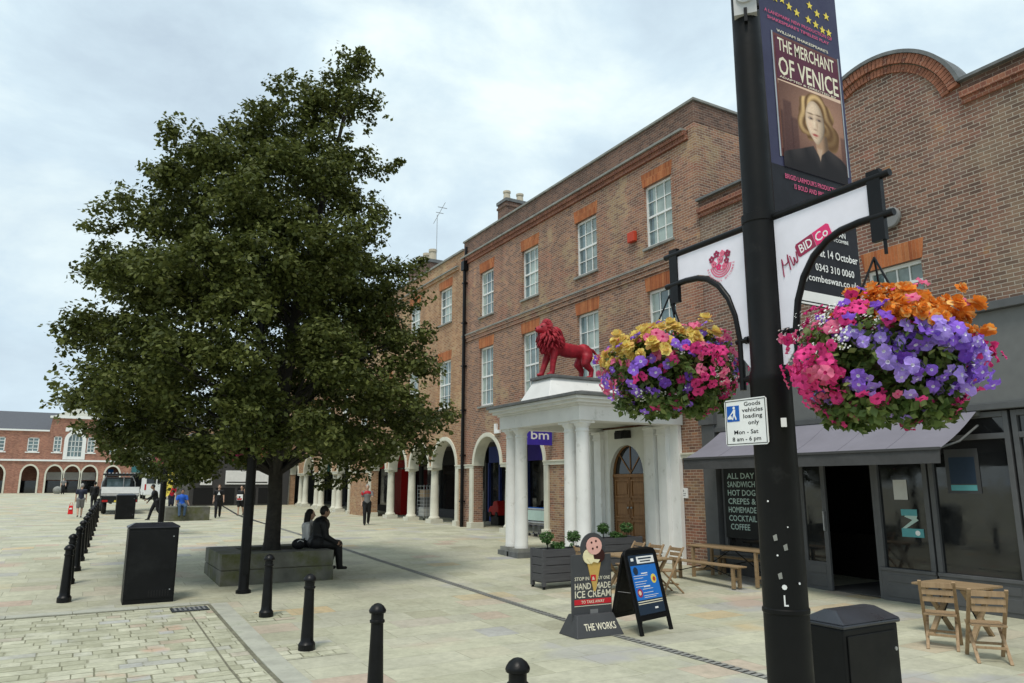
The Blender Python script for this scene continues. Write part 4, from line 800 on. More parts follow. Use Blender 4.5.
# ================================================================== LAMP POSTS
POST = (2.745, 2.335)
def make_post(x, y, g, label):
    t = thing('lamp_post', label, 'lamp post', (x, y, g), 0, 'black lamp posts with flower basket brackets')
    H = lambda z: z+.5   # heights measured above the pavement
    q = MB().m('black_soft').lathe([(.14, 0), (.14, .05), (.105, .07), (.098, .10), (.097, H(1.15)), (.101, H(1.155)), (.101, H(1.17)), (.096, H(1.175)), (.093, H(2.16)), (.096, H(2.17)), (.096, H(2.2)), (.084, H(2.23)), (.082, H(2.94)), (.086, H(2.945)), (.086, H(2.985)), (.075, H(2.99)), (.068, H(4.2)), (.055, H(6.2)), (.05, H(6.25)), (0.02, H(6.3))], (0, 0, 0), 24); sh = q.build('shaft', t, smooth=35, local=True)
    q = MB().m('black_soft').prism(rect(-.055, .35, .055, 1.25), panel((-.0, -.098, 0), (1, 0, 0), (0, 0, 1)), -.002, .006); q.build('access_door', sh, local=True)
    q = MB()
    for sgn in (-1, 1):
        b = MB().m('black')
        yo = .605*sgn
        b.path([(0, .09*sgn, H(2.955)), (0, .675*sgn, H(2.955))], .016, 10)
        b.box((-.012, yo-.03, H(2.68)), (.012, yo+.03, H(2.985)))
        pts = [(0, .63*sgn, H(2.785)), (0, .52*sgn, H(2.787)), (0, .43*sgn, H(2.778)), (0, .36*sgn, H(2.755)), (0, .285*sgn, H(2.70)), (0, .225*sgn, H(2.62)), (0, .185*sgn, H(2.52)), (0, .165*sgn, H(2.40)), (0, .165*sgn, H(2.15))]
        b.path(pts, .016, 10); b.path([(0, .675*sgn, H(2.785)), (0, .60*sgn, H(2.785))], .016, 10)
        for z in (2.39, 2.20): b.path([(0, .08*sgn, H(z)), (0, .19*sgn, H(z))], .013, 8); b.path([(0, .11*sgn, H(z)), (0, .13*sgn, H(z))], .02, 8)
        b.path([(0, yo+.02*sgn, H(2.69)), (0, yo+.02*sgn, H(2.62))], .008, 6)
        br = b.build('bracket', t, smooth=40, local=True)
        # white sign panel filling the bracket
        poly = [(.085*sgn, H(2.935)), (.588*sgn, H(2.935)), (.588*sgn, H(2.80)), (.52*sgn, H(2.803)), (.425*sgn, H(2.795)), (.35*sgn, H(2.772)), (.272*sgn, H(2.716)), (.21*sgn, H(2.632)), (.17*sgn, H(2.525)), (.152*sgn, H(2.40)), (.15*sgn, H(2.30)), (.10*sgn, H(2.24)), (.085*sgn, H(2.24))]
        fnq = lambda u, v, n: (n, u, v)
        MB().m('panel_lilac').prism(poly, fnq, -.003, .003).build('sign_panel', br, local=True)
        pf = panel((-.0035, .0, 0), (0, -1, 0), (0, 0, 1))    # faces -X
        if sgn == -1:
            d_ = MB().m('logo_pink'); ang = math.radians(17)
            # rounded label, two tones
            cu, cv = .115, H(2.676)
            def rr(u, v):
                u *= .9; v *= .9; return (cu+u*math.cos(ang)-v*math.sin(ang), cv+u*math.sin(ang)+v*math.cos(ang))
            d_.m('maroon').prism([rr(*p) for p in [(.115, .02), (.125, .01), (.225, .01), (.225, .085), (.125, .085), (.115, .075)]], pf, 0, .0015); d_.m('logo_pink').prism([rr(*p) for p in [(.228, .01), (.315, .01), (.325, .02), (.325, .075), (.315, .085), (.228, .085)]], pf, 0, .0015)
            d_.m('sign_white'); u, v = rr(.135, .025); text(d_, 'BID', pf, u, v, .042, .070, n=.002, rot=ang); u, v = rr(.236, .025); text(d_, 'Co', pf, u, v, .042, .066, n=.002, rot=ang)
            d_.m('maroon')
            for pts in ([(0, -.035), (.02, .06), (.018, .03), (.028, .02), (.05, .025), (.06, .065), (.05, -.02)], [(.07, .05), (.073, -.01), (.082, -.005), (.09, .03), (.094, -.008), (.105, .0), (.112, .05)]):
                qq = [pf(*rr(a, b), .002) for a, b in pts]
                for p1, p2 in zip(qq, qq[1:]): d_.beam(p1, p2, .003, .005, (1, 0, 0))
            d_.build('logo', br, local=True)
        else:
            d_ = MB(); cu, cv = -.262, H(2.815); d_.m('soft_pink')
            for k_ in range(4):
                r0 = .030+.012*k_; d_.strip(circ(cu, cv, r0, n=18, a0=PI*1.05, a1=PI*1.95), circ(cu, cv, r0+.007, n=18, a0=PI*1.05, a1=PI*1.95), pf, 0, .0015)
            def flower(u, v, r, m_):
                d_.m(m_)
                for k_ in range(5): a = 2*PI*k_/5+.3; d_.prism(circ(u+r*.6*math.cos(a), v+r*.6*math.sin(a), r*.42, n=7), pf, 0, .002)
            for (u, v, r, m_) in ((-.06, .035, .02, 'maroon'), (-.025, .055, .02, 'maroon'), (.015, .05, .018, 'soft_pink'), (.05, .04, .02, 'maroon'), (-.045, .005, .018, 'soft_pink'), (.0, .02, .02, 'soft_pink'), (.04, .005, .018, 'maroon'), (-.015, -.015, .018, 'logo_pink'), (.025, -.02, .018, 'soft_pink')): flower(cu+u, cv+v, r, m_)
            d_.m('soft_pink')
            s_ = 'BEAUTIFUL WYCOMBE'
            for k_, ch in enumerate(s_):
                a = math.radians(190+160*k_/(len(s_)-1)); 
                if ch != ' ': text(d_, ch, pf, cu+.094*math.cos(a), cv+.094*math.sin(a), .012, None, 'c', .002, rot=a+PI/2)
            d_.build('emblem', br, local=True)
    cd_ = Vector((-.76, -.65, 0)); pc = panel(cd_*.066+Vector((0, 0, H(4.03))), (.65, -.76, 0), (0, 0, 1)); q = MB().m('silver').prism(rect(-.055, 0, .055, .20), pc, -.02, .02)
    q.strip(circ(0, .10, .028, n=18, a0=0, a1=2*PI-.001), circ(0, .10, .042, n=18, a0=0, a1=2*PI-.001), pc, .02, .032); q.prism(circ(0, .10, .016, n=12), pc, .02, .035); q.m('black').prism(rect(-.008, -.045, .008, .03), pc, .0, .028); q.prism(rect(-.02, .12, .06, .2), pc, .03, .07); q.prism(rect(.055, .03, .066, .045), pc, -.01, .02); q.prism(rect(.055, .15, .066, .165), pc, -.01, .02); q.build('clamp', t, local=True)
    return t
post = make_post(POST[0], POST[1], -.5, 'nearest black lamp post with white bracket signs and tall poster banner')
q = MB().m('sign_white'); cd_ = Vector((-.76, -.65, 0)); pz = panel(Vector((POST[0], POST[1], 0))+cd_*.0985, (.65, -.76, 0), (0, 0, 1))
for (u, v, r) in ((.0, 1.268, .011), (.062, 1.285, .004), (-.045, 1.63, .004), (-.02, 1.40, .004), (.03, 1.52, .003)): q.prism(circ(u, v, r, n=8), pz, -.03 if abs(u) > .04 else -.004, .0)
q.prism(rect(-.006, 1.19, .0, 1.235), pz, -.004, 0); q.prism(rect(-.006, 1.19, .012, 1.196), pz, -.004, 0); q.prism(rect(.032, 1.955, .056, 1.995), pz, -.02, -.003); q.m('coping')
for (u, v) in ((-.02, 1.30), (.01, 1.42), (-.03, 1.46)): q.prism([(u, v), (u+.015, v+.004), (u+.012, v+.03), (u-.004, v+.022)], pz, -.004, -.001)
q.build('sticker', post)
copy_thing(post, (2.95, 15.42, gz(15.42)), 0, 'second black lamp post rising through the big tree beside the stone planter')
copy_thing(post, (2.62, 29.0, gz(29)), 0, 'farthest slim black lamp post half hidden behind the black cabinet')
for o in list(C.objects):
    if o.name.startswith('sticker.'): bpy.data.objects.remove(o)

# loading sign plate
ls = thing('loading_sign', 'white goods vehicles loading sign plate fixed to the lamp post', 'sign', (2.62, 2.3, 2.0))
SXp, SYp = POST[0]-.115, POST[1]
# plate turned a little towards the camera side, tilted
pl = panel(Vector((2.638, 2.527, 1.880)), (.03, -1, .0), (0, 0, 1)); W_, H_ = .245, .215
q = MB().m('sign_white').prism([(.01, 0), (W_-.01, 0), (W_, .01), (W_, H_-.01), (W_-.01, H_), (.01, H_), (0, H_-.01), (0, .01)], pl, -.004, 0); q.m('lettering_black')
for r_ in (rect(.006, .006, W_-.006, .009), rect(.006, H_-.009, W_-.006, H_-.006), rect(.006, .009, .009, H_-.009), rect(W_-.009, .009, W_-.006, H_-.009)): q.prism(r_, pl, 0, .001)
q.build('plate', ls)
q = MB().m('lettering_black')
for s_, u, v, wd in (('Goods', .165, .180, .095), ('vehicles', .164, .152, .120), ('loading', .165, .124, .108), ('only', .168, .094, .062), ('Mon - Sat', .122, .052, .140), ('8 am - 6 pm', .122, .020, .165)): text(q, s_, pl, u, v, .019, wd, 'c', .001)
q.build('lettering', ls)
q = MB().m('sign_blue').prism(rect(.014, .112, .088, .186), pl, 0, .0012); q.m('sign_white'); q.prism(circ(.058, .176, .007, n=10), pl, .0012, .002)
for pts in ([(.052, .168), (.066, .168), (.064, .142), (.072, .122), (.066, .119), (.057, .140), (.05, .12), (.044, .121), (.053, .146)], [(.054, .166), (.036, .146), (.039, .143), (.056, .156)], [(.02, .124), (.046, .124), (.040, .140), (.022, .136)], [(.020, .126), (.048, .152), (.046, .155), (.018, .130)]): q.prism(pts, pl, .0012, .002)
q.build('pictogram', ls)
MB().m('steel').box((2.645, 2.30, 1.93), (2.70, 2.36, 2.05)).build('clip', ls)

# banner
bn = thing('poster_banner', 'tall dark theatre poster banner hanging beside the near lamp post', 'banner', (3.18, 2.34, 2.6))
X0, X1, Z0, Z1 = 2.86, 3.515, 2.585, 4.62
fb = panel((0, 2.345, 0), (1, 0, 0), (0, 0, 1))
q = MB().m('banner_navy').box((X0, 2.346, 3.30), (X1, 2.358, Z1)); q.m('banner_black').box((X0, 2.3462, Z0), (X1, 2.3578, 3.30)); q.m('sign_white').box((X0+.002, 2.3435, Z0+.002), (X1-.002, 2.3455, 2.655)); q.build('sheet', bn)
q = MB().m('black').path([(POST[0], 2.35, 4.6), (X1+.03, 2.35, 4.6)], .012, 8); q.path([(POST[0], 2.352, 2.60), (X1+.03, 2.352, 2.60)], .010, 8); q.build('arm', bn, smooth=40)
q = MB().m('sepia_dark').prism(rect(2.945, 3.355, 3.485, 4.06), fb, 0, .001)
q.m('sepia').prism([(2.965, 3.40), (3.475, 3.40), (3.475, 3.785), (2.965, 3.765)], fb, .001, .002); q.m('banner_plum').prism(rect(2.965, 3.80, 3.475, 4.045), fb, .001, .002); q.m('band').prism([(2.965, 3.765), (3.475, 3.785), (3.475, 3.805), (2.965, 3.79)], fb, .002, .003)
q.m('sepia_dark')
for (u, v, w_, h) in ((2.975, 3.42, .09, .16), (3.06, 3.42, .05, .22), (3.40, 3.41, .06, .18)): q.prism(rect(u, v, u+w_, v+h), fb, .002, .003)
q.m('steel')
for r_ in (rect(2.940, 3.35, 2.950, 4.065), rect(3.482, 3.35, 3.490, 4.065)): q.prism(r_, fb, .001, .002)
q.build('artwork', bn)
def printed_portrait():
    """a generic portrait print: smooth tones painted per vertex on a flat grid"""
    nx, nz = 120, 124; xs = np.linspace(2.966, 3.474, nx); zs = np.linspace(3.300, 3.784, nz); Xv, Zv = np.meshgrid(xs, zs); rg = np.random.default_rng(9); Xg = 3.224+(Xv-3.237)/1.24; Zg = 3.60+(Zv-3.612)/1.07
    ss = lambda a, b, v: np.clip((v-a)/(b-a), 0, 1)**2*(3-2*np.clip((v-a)/(b-a), 0, 1))
    G = lambda cx, cz, rx, rz: np.exp(-((Xg-cx)/rx)**2-((Zg-cz)/rz)**2)
    def lay(img, m_, c): return img*(1-m_[..., None])+m_[..., None]*np.asarray(c)
    img = np.ones((nz, nx, 3))*np.array([.10, .045, .04]); glow = G(3.30, 3.62, .26, .24); img = img+glow[..., None]*np.array([.30, .19, .13])
    for (cx, w_, top) in ((2.99, .03, 3.60), (3.05, .025, 3.66), (3.09, .02, 3.58), (3.42, .03, 3.56), (3.46, .02, 3.62)):
        m_ = ss(w_+.006, w_-.004, np.abs(Xg-cx))*ss(top+.012, top-.006, Zg)*.55; img = lay(img, m_, (.06, .025, .03))
    img += (rg.random((nz, nx, 1))-.5)*.02
    ang = np.arctan2(Zg-3.60, Xg-3.235); rad_ = np.hypot((Xg-3.235)/.115, (Zg-3.62)/.135)
    wob = .05*np.sin(ang*7+1)+.03*np.sin(ang*13)
    hm = ss(1.06, .97, rad_+wob); hm = np.maximum(hm, ss(1.05, .93, np.hypot((Xg-3.325)/.055, (Zg-3.54)/.075)+.06*np.sin(ang*9))); hm = np.maximum(hm, ss(1.05, .93, np.hypot((Xg-3.145)/.035, (Zg-3.575)/.06)))
    wave = .5+.5*np.sin(rad_*16+3.2*np.sin(ang*3.0)+ang*2); lit = np.clip(.75-.9*(Xg-3.20)/.14*.5+.5*(Zg-3.62)/.14, .15, 1.2)
    hc = np.array([.16, .085, .035])[None, None]+(wave*lit)[..., None]*np.array([.50, .37, .20]); img = img*(1-hm[..., None])+hm[..., None]*hc
    nk = ss(.047, .037, np.abs(Xg-(3.262-.1*(Zg-3.45))))*ss(3.40, 3.42, Zg)*ss(3.55, 3.53, Zg); img = img*(1-nk[..., None])+nk[..., None]*(np.array([.46, .30, .20])*(1-.65*ss(3.25, 3.29, Xg))[..., None])
    cx, cz, rz = 3.224, 3.597, .118; tap = np.clip((cz-Zg)/rz, 0, 1); rx = .062*(1-.42*tap**2.2); q_ = np.hypot((Xg-cx-.004*tap)/rx, (Zg-cz)/rz); fmk = ss(1.03, .95, q_)
    nx_ = (Xg-cx)/rx; shade = np.clip(.98-.40*np.clip(nx_, -.4, 1)-.25*np.clip(nx_, .2, 1)**2-.12*tap, .22, 1.0); shade *= 1-.25*ss(.75, 1.0, q_)
    face = np.array([.80, .62, .47])*shade[..., None]
    for (ex, ez) in ((3.197, 3.614), (3.250, 3.617)):
        face = lay(face, .55*G(ex, ez+.004, .020, .013), (.28, .16, .11)); face = lay(face, .95*np.clip(1.4*G(ex, ez-.001, .0125, .0048), 0, 1), (.05, .03, .03)); face = lay(face, .9*np.clip(1.5*G(ex, ez+.025+.1*(ex-3.224)*0, .019, .0038), 0, 1), (.16, .09, .05)); face = lay(face, .5*G(ex-.007, ez-.001, .004, .003), (.75, .7, .65))
    face = lay(face, .45*G(3.236, 3.585, .006, .026), (.36, .21, .14)); face = lay(face, .5*G(3.218, 3.595, .004, .022), (.92, .76, .60)); face = lay(face, .7*G(3.222, 3.558, .013, .0045), (.30, .15, .11)); face = lay(face, .95*np.clip(1.5*G(3.219, 3.528, .017, .0062), 0, 1), (.40, .05, .06)); face = lay(face, .5*G(3.220, 3.514, .014, .004), (.40, .24, .17)); face = lay(face, .35*G(3.192, 3.575, .016, .02), (.85, .55, .42))
    img = img*(1-fmk[..., None])+fmk[..., None]*face
    line = np.interp(Xg, [2.966, 3.02, 3.12, 3.20, 3.235, 3.30, 3.38, 3.474], [3.34, 3.395, 3.435, 3.47, 3.42, 3.475, 3.445, 3.37]); cm = ss(0, .008, line-Zg)
    coat = np.array([.022, .018, .020])[None, None]+(.035*np.abs(np.sin((Xg-3.24)*26+Zg*8))*ss(.1, 0, line-Zg))[..., None]*np.array([1, .85, .8]); img = img*(1-cm[..., None])+cm[..., None]*coat
    vm = ss(.0, .006, .30*(Zg-3.385)-np.abs(Xg-3.240))*ss(3.47, 3.45, Zg)*ss(3.385, 3.39, Zg); img = lay(img, vm*.9, (.55, .40, .30))
    img = np.clip(img*(.93+.14*rg.random((nz, nx, 1))), 0.004, .95); img = img**1.12
    me = bpy.data.meshes.new('portrait'); vs = np.stack([Xv, np.full_like(Xv, 2.3405), Zv], -1).reshape(-1, 3); idx_ = np.arange(nx*nz).reshape(nz, nx); fs = np.stack([idx_[:-1, :-1], idx_[:-1, 1:], idx_[1:, 1:], idx_[1:, :-1]], -1).reshape(-1, 4)
    me.from_pydata(vs.tolist(), [], fs.tolist()); at_ = me.color_attributes.new('print', 'FLOAT_COLOR', 'POINT'); at_.data.foreach_set('color', np.concatenate([img.reshape(-1, 3), np.ones((nx*nz, 1))], 1).astype(np.float32).ravel())
    b = NB('printed_vinyl'); an_ = b.n('ShaderNodeVertexColor'); an_.layer_name = 'print'; b.set(b.p.inputs['Base Color'], an_.outputs['Color']); b.p.inputs['Roughness'].default_value = .5; b.p.inputs['Specular IOR Level'].default_value = .15; me.materials.append(b.m)
    o = bpy.data.objects.new('portrait', me); C.objects.link(o); par(o, bn)
printed_portrait()
for m_, s_, u, v, h_, w_, n_ in (('cream', 'THE MERCHANT', 2.985, 3.965, .075, .46, .003), ('cream', 'OF VENICE', 2.98, 3.825, .105, .485, .003), ('pink_text', 'A LANDMARK NEW PRODUCTION OF', 2.90, 4.165, .020, .55, .003), ('pink_text', "SHAKESPEARE'S TIMELESS PLAY", 2.92, 4.13, .018, .50, .003), ('pink_text', "BRIGID LARMOUR'S PRODUCTION", 2.965, 3.235, .026, .43, .004), ('pink_text', 'IS BOLD AND BRILLIANT', 3.03, 3.19, .026, .32, .004),
        ('cream', "WILLIAM SHAKESPEARE'S", 2.985, 4.072, .016, .42, .003), ('cream', 'ADAPTED & DIRECTED BY', 2.98, 3.803, .012, .46, .004), ('sign_white', 'Sat 14 October', 3.165, 2.855, .042, .33, .003), ('sign_white', '0343 310 0060', 3.145, 2.775, .038, .31, .003), ('sign_white', 'wycombeswan.co.uk', 3.02, 2.715, .036, .46, .003), ('sign_white', 'WYCOMBE', 3.27, 2.955, .018, .16, .003), ('sign_white', 'SWAN', 3.30, 2.985, .03, .11, .003)):
    q = MB().m(m_); text(q, s_, fb, u, v, h_, w_, n=n_); q.build('lettering', bn)
for (u, v) in ((2.995, 4.275), (3.05, 4.285), (3.105, 4.262), (3.165, 4.245), (3.26, 4.235), (3.32, 4.225), (3.375, 4.21), (3.43, 4.21), (3.34, 4.30), (3.42, 4.31), (3.28, 4.33), (3.02, 4.34), (3.1, 4.345)):
    MB().m('yellow').prism([(u+(.026 if k_ % 2 == 0 else .011)*math.sin(PI*k_/5), v+(.026 if k_ % 2 == 0 else .011)*math.cos(PI*k_/5)) for k_ in range(10)], fb, 0, .002).build('star', bn)

# ================================================================== HANGING BASKETS
def petunia(cols, r=.042, seed=0):
    q = MB(); n = 25; rg = random.Random(seed); ph = [rg.uniform(0, 6.28) for _ in range(4)]; cup = rg.uniform(.008, .026); tilt = rg.uniform(-.25, .25)
    def R_p(a, k_): lobe = .86+.16*abs(math.cos(2.5*a))**.6+.05*math.sin(3*a+ph[0])+.04*math.sin(7*a+ph[1]); return r*k_*(1+(lobe-1)*k_)
    def Z_p(a, k_): return cup*k_*.6-.012*k_*k_+k_*k_*(.007*math.sin(5*a+ph[2])+.005*math.sin(9*a+ph[3]))+tilt*r*k_*math.cos(a+ph[1])*.5
    A = [2*PI*k_/n for k_ in range(n)]; rings = []
    for k_ in (.24, .55, .80, 1.0): rings.append([(R_p(a, k_)*math.cos(a), R_p(a, k_)*math.sin(a), .010+Z_p(a, k_)) for a in A])
    q.m(cols[1]).add([(0, 0, -.012)]+rings[0], [(0, 1+k_, 1+(k_+1) % n) for k_ in range(n)]); q.m(cols[0])
    q.add(sum(rings, []), [(l*n+k_, l*n+(k_+1) % n, (l+1)*n+(k_+1) % n, (l+1)*n+k_) for l in range(3) for k_ in range(n)])
    return q
def begonia(cols, r=.050, seed=0):
    q = MB(); rg = random.Random(seed)
    for layer, (k0, rr_, tilt) in enumerate(((7, 1.0, -.15), (6, .88, .45), (5, .66, .95), (4, .42, 1.3))):
        for k_ in range(k0):
            q.m(cols[(layer+k_) % 2] if k_ % 3 == 0 else cols[0]); a = 2*PI*k_/k0+layer*.5+rg.uniform(-.2, .2); ca, sa = math.cos(a), math.sin(a); R0 = r*rr_*rg.uniform(.85, 1.1); tl_ = tilt+rg.uniform(-.3, .3)
            pts = []
            for (l, wv) in ((0, .12), (.4, .46), (.8, .46), (1.0, .2)):
                for s_ in (-1, 0, 1):
                    x = l*R0*math.cos(tl_*l); z = l*R0*math.sin(tl_*l)+layer*.006+(.10*R0*abs(s_)*l); y = s_*wv*R0
                    pts.append((x*ca-y*sa, x*sa+y*ca, z))
            q.add(pts, [(3*b_+c_, 3*b_+c_+1, 3*b_+c_+4, 3*b_+c_+3) for b_ in range(3) for c_ in range(2)])
    return q
def sprig(col):
    q = MB().m(col)
    for _ in range(9):
        p = Vector((random.gauss(0, .02), random.gauss(0, .02), random.gauss(0, .012))); n = 5
        q.add([p+Vector((.008*math.cos(2*PI*k_/n), .008*math.sin(2*PI*k_/n), random.uniform(-.002, .002))) for k_ in range(n)], [tuple(range(n))])
    return q
fm = {}
def mesh_of(q, name):
    o = q.build(name, fix=False, smooth=50); me = o.data; bpy.data.objects.remove(o); return me
for nm, cc in (('purple', ('petal_violet', 'throat')), ('violet', ('petal_purple', 'throat')), ('deep', ('petal_deep', 'petal_purple')), ('pink', ('petal_pink', 'throat_dark')), ('rose', ('petal_rose', 'petal_pink'))): fm[nm] = [mesh_of(petunia(cc, seed=v_*7+len(fm)), nm+'_petunia') for v_ in range(4)]
for nm, cc in (('orange', ('petal_orange', 'petal_peach')), ('yellow', ('petal_yellow', 'petal_peach'))): fm[nm] = [mesh_of(begonia(cc, seed=v_), nm+'_begonia') for v_ in range(4)]
fm['white'] = [mesh_of(sprig('petal_white'), 'white_sprig') for v_ in range(3)]
def flower_basket(loc, label, rxy, rz, choose, seed, nfl, fsize=1.0):
    rg = np.random.default_rng(seed); t = thing('hanging_basket', label, 'flower basket', loc, 0, 'hanging baskets on the lamp posts')
    MB().m('coir').lathe([(.03, -.20), (.10, -.18), (.16, -.12), (.19, -.03), (.20, 0), (.18, .0), (.15, -.02)], (0, 0, 0), 18).build('bowl', t, smooth=50, local=True)
    for a in (.4, 2.5, 4.6): MB().m('black').path([(.19*math.cos(a), .19*math.sin(a), 0), (0, 0, .42)], .005, 5).build('chain', t, local=True)
    cs = []; rs = []
    for _ in range(210):
        d = rg.normal(size=3); d /= np.linalg.norm(d); k_ = .55+.40*rg.random(); cs.append((d[0]*rxy*k_, d[1]*rxy*k_, d[2]*rz*k_)); rs.append(.07)
    for _ in range(60):
        a = rg.uniform(0, 2*PI); k_ = rg.uniform(.3, .9); cs.append((rxy*k_*math.cos(a), rxy*k_*math.sin(a), -rz*rg.uniform(.72, 1.05))); rs.append(.05)
    v, f = leaves(cs, rs, 34, .036, rg, 1.0, .3); fo = quads_obj('foliage', v, f, 'leaf_b', t, True); fo['kind'] = 'stuff'
    cand = []; pts = []; tries = 0
    while len(pts) < nfl and tries < 20000:
        tries += 1; d = rg.normal(size=3); d /= np.linalg.norm(d)
        if d[2] < -.93: continue
        gapn = math.sin(d[0]*5.1+seed)*math.sin(d[1]*4.7+seed*2)*math.sin(d[2]*6.3+seed*3)
        if gapn > .34 or (d[2] < -.4 and rg.random() < .45): continue
        rr_ = 1.03+.10*rg.normal()+.10*math.sin(d[0]*7+d[2]*6+seed); p = np.array([d[0]*rxy*rr_, d[1]*rxy*rr_, d[2]*rz*rr_])
        if any(np.sum((p-q_)**2) < (.043*fsize)**2 for q_ in pts): continue
        pts.append(p); nn_ = np.array([d[0]/rxy, d[1]/rxy, d[2]/rz]); nn_ /= np.linalg.norm(nn_); nn_ += rg.normal(size=3)*.33; cand.append((p, nn_, choose(p, rg)))
    world = Vector(loc); cam_ = Vector((0, 0, 1.7)); view = (cam_-world).normalized()
    cand.sort(key=lambda c: -(Vector(c[0]).dot(view)))
    cnt = {}; rest = MB()
    kindname = dict(purple='petunia_flower', violet='petunia_flower', deep='petunia_flower', pink='petunia_flower', rose='petunia_flower', orange='begonia_flower', yellow='begonia_flower', white='small_white_flower')
    for p, nn_, k_ in cand:
        nm = kindname[k_]; mtx = Matrix.Translation(Vector(p)) @ Vector(nn_).to_track_quat('Z', 'Y').to_matrix().to_4x4() @ Matrix.Rotation(rg.uniform(0, 6.28), 4, 'Z') @ Matrix.Scale(fsize*rg.uniform(.62, 1.18), 4)
        if cnt.get(nm, 0) < 98:
            cnt[nm] = cnt.get(nm, 0)+1; o = bpy.data.objects.new(nm, fm[k_][rg.integers(len(fm[k_]))]); C.objects.link(o); o.parent = t; o.matrix_local = mtx
        else:
            me = fm[k_][rg.integers(len(fm[k_]))]; base = len(rest.v); rest.v += [tuple(mtx @ v_.co) for v_ in me.vertices]
            for pg in me.polygons:
                mn = me.materials[pg.material_index].name.split('.')[0]; rest.m(mn); rest.f.append(tuple(i+base for i in pg.vertices)); rest.mi.append(rest.cur)
    if rest.f: ro = rest.build('mixed_flowers', t, local=True, fix=False, smooth=50); ro['kind'] = 'stuff'
    return t
def pick_right(p, rg):
    # local: camera looks from (-x,-y); right in picture ~ -y/+x side
    s = p[0]*rt.x+p[1]*rt.y; z = p[2]; r = rg.random()
    if z > .075 and s > -.10: return 'orange' if r < .86 else ('pink' if r < .9 else 'rose')
    if s < -.23: return 'white' if (z > .0 and r < .55) else ('pink' if r < .8 else 'rose')
    if z > .07 and s < .0: return 'pink' if r < .72 else ('deep' if r < .85 else 'white')
    if s > .26: return 'pink' if r < .6 else ('purple' if r < .85 else 'rose')
    if z < -.165: return 'pink' if r < .65 else ('rose' if r < .8 else 'purple')
    return 'purple' if r < .52 else ('violet' if r < .88 else 'deep')
def pick_left(p, rg):
    s = p[0]*rt.x+p[1]*rt.y; z = p[2]; r = rg.random()
    if s > .20 and z > -.02: return 'white' if r < .35 else ('violet' if r < .65 else 'rose')
    if z > .02 and s < .22 and (z > .09 or s < -.02): return 'yellow' if r < .66 else ('violet' if r < .76 else ('rose' if r < .92 else 'white'))
    if s > .05: return 'pink' if r < .72 else ('white' if r < .9 else 'rose')
    if s < -.25: return 'rose' if r < .45 else 'violet'
    return 'violet' if r < .45 else ('deep' if r < .58 else ('pink' if r < .85 else 'white'))
bk1 = flower_basket((POST[0], 1.765, 2.20), 'nearest hanging basket of lilac petunias topped with orange begonias', .305, .23, pick_right, 3, 800, .70)
bk2 = flower_basket((POST[0], 2.99, 2.315), 'smaller looking hanging basket with yellow begonias left of near lamp post', .335, .215, pick_left, 4, 560, .68)
def far_basket(loc, label, seed):
    rg = np.random.default_rng(seed); t = thing('hanging_basket', label, 'flower basket', loc, 0, 'hanging baskets on the lamp posts')
    MB().m('coir').lathe([(.03, -.34), (.14, -.30), (.26, -.06), (.27, 0)], (0, 0, 0), 12).build('bowl', t, local=True)
    cs = [tuple(d/np.linalg.norm(d)*.36) for d in rg.normal(size=(90, 3))]; v, f = leaves(cs, [.12]*90, 20, .06, rg); o = quads_obj('foliage', v, f, 'leaf_b', t, True); o['kind'] = 'stuff'
    q = MB()
    for i in range(150):
        d = rg.normal(size=3); d /= np.linalg.norm(d); q.m(('petal_rose', 'petal_pink', 'petal_peach', 'petal_rose')[i % 4]); p = d*.43*np.array([1, 1, .8]); t1 = Vector(d).orthogonal().normalized()*.05; t2 = Vector(d).cross(t1); P_ = Vector(p)
        q.add([P_+t1, P_+t2, P_-t1, P_-t2], [(0, 1, 2, 3)])
    o = q.build('flowers', t, local=True, fix=False); o['kind'] = 'stuff'
far_basket((2.95, 16.09, 2.46), 'pink hanging basket among the leaves on the second lamp post, far side', 5)
far_basket((2.62, 29.67, 2.72), 'distant red pink hanging basket on farthest lamp post, left one', 7); far_basket((2.62, 28.33, 2.72), 'distant coral hanging basket on farthest lamp post, right one', 8)

# ================================================================== BOLLARDS, CABINETS
def bollard_parts(t):
    q = MB().m('black').lathe([(.115, 0), (.115, .09), (.10, .11), (.088, .13), (.085, .20), (.068, .70), (.066, .80)], (0, 0, 0), 12); q.build('post', t, smooth=30, local=True)
    MB().m('black').lathe([(.066, .80), (.078, .81), (.078, .83), (.066, .84), (.066, .895), (.085, .905), (.090, .925), (.085, .94), (.065, .97), (.035, .992), (.008, 1.0)], (0, 0, 0), 16).build('cap', t, smooth=40, local=True)
bpos = [((2.84, 4.82), 'only the domed cap showing at the bottom edge of the photo'), ((2.83, 7.68), 'nearest tall black bollard, alone in the foreground paving'), ((2.88, 10.5), 'black bollard on small cobbled patch, third from the bottom edge'), ((2.86, 12.95), 'black bollard in front of the stone planter, beside the lamp post')]
b0 = None
GB = 'black bollards along the paving edge'
lrow = [(-.02, 15.76), (.02, 17.95), (.13, 19.92), (.21, 21.8), (.29, 23.5), (.36, 25.1), (.44, 27.2), (.53, 29.5), (.63, 32.5), (.74, 35.6), (.88, 40.0), (1.0, 44.4)]
ords = ['first and nearest', 'second', 'third', 'fourth', 'fifth', 'sixth', 'seventh', 'eighth', 'ninth', 'tenth', 'eleventh', 'twelfth and farthest']
allb = [(p_, 'black bollard, '+l if not l.startswith(('nearest', 'black')) else l) for p_, l in bpos]+[(p_, '%s black bollard of the left hand row near the truck' % o_) for p_, o_ in zip(lrow, ords)]
for (x, y), lab in allb:
    if b0 is None:
        b0 = thing('bollard', lab, 'bollard', (x, y, gz(y)-.01), 0, GB); bollard_parts(b0)
    else: copy_thing(b0, (x, y, gz(y)-.01), random.uniform(0, 6), lab)
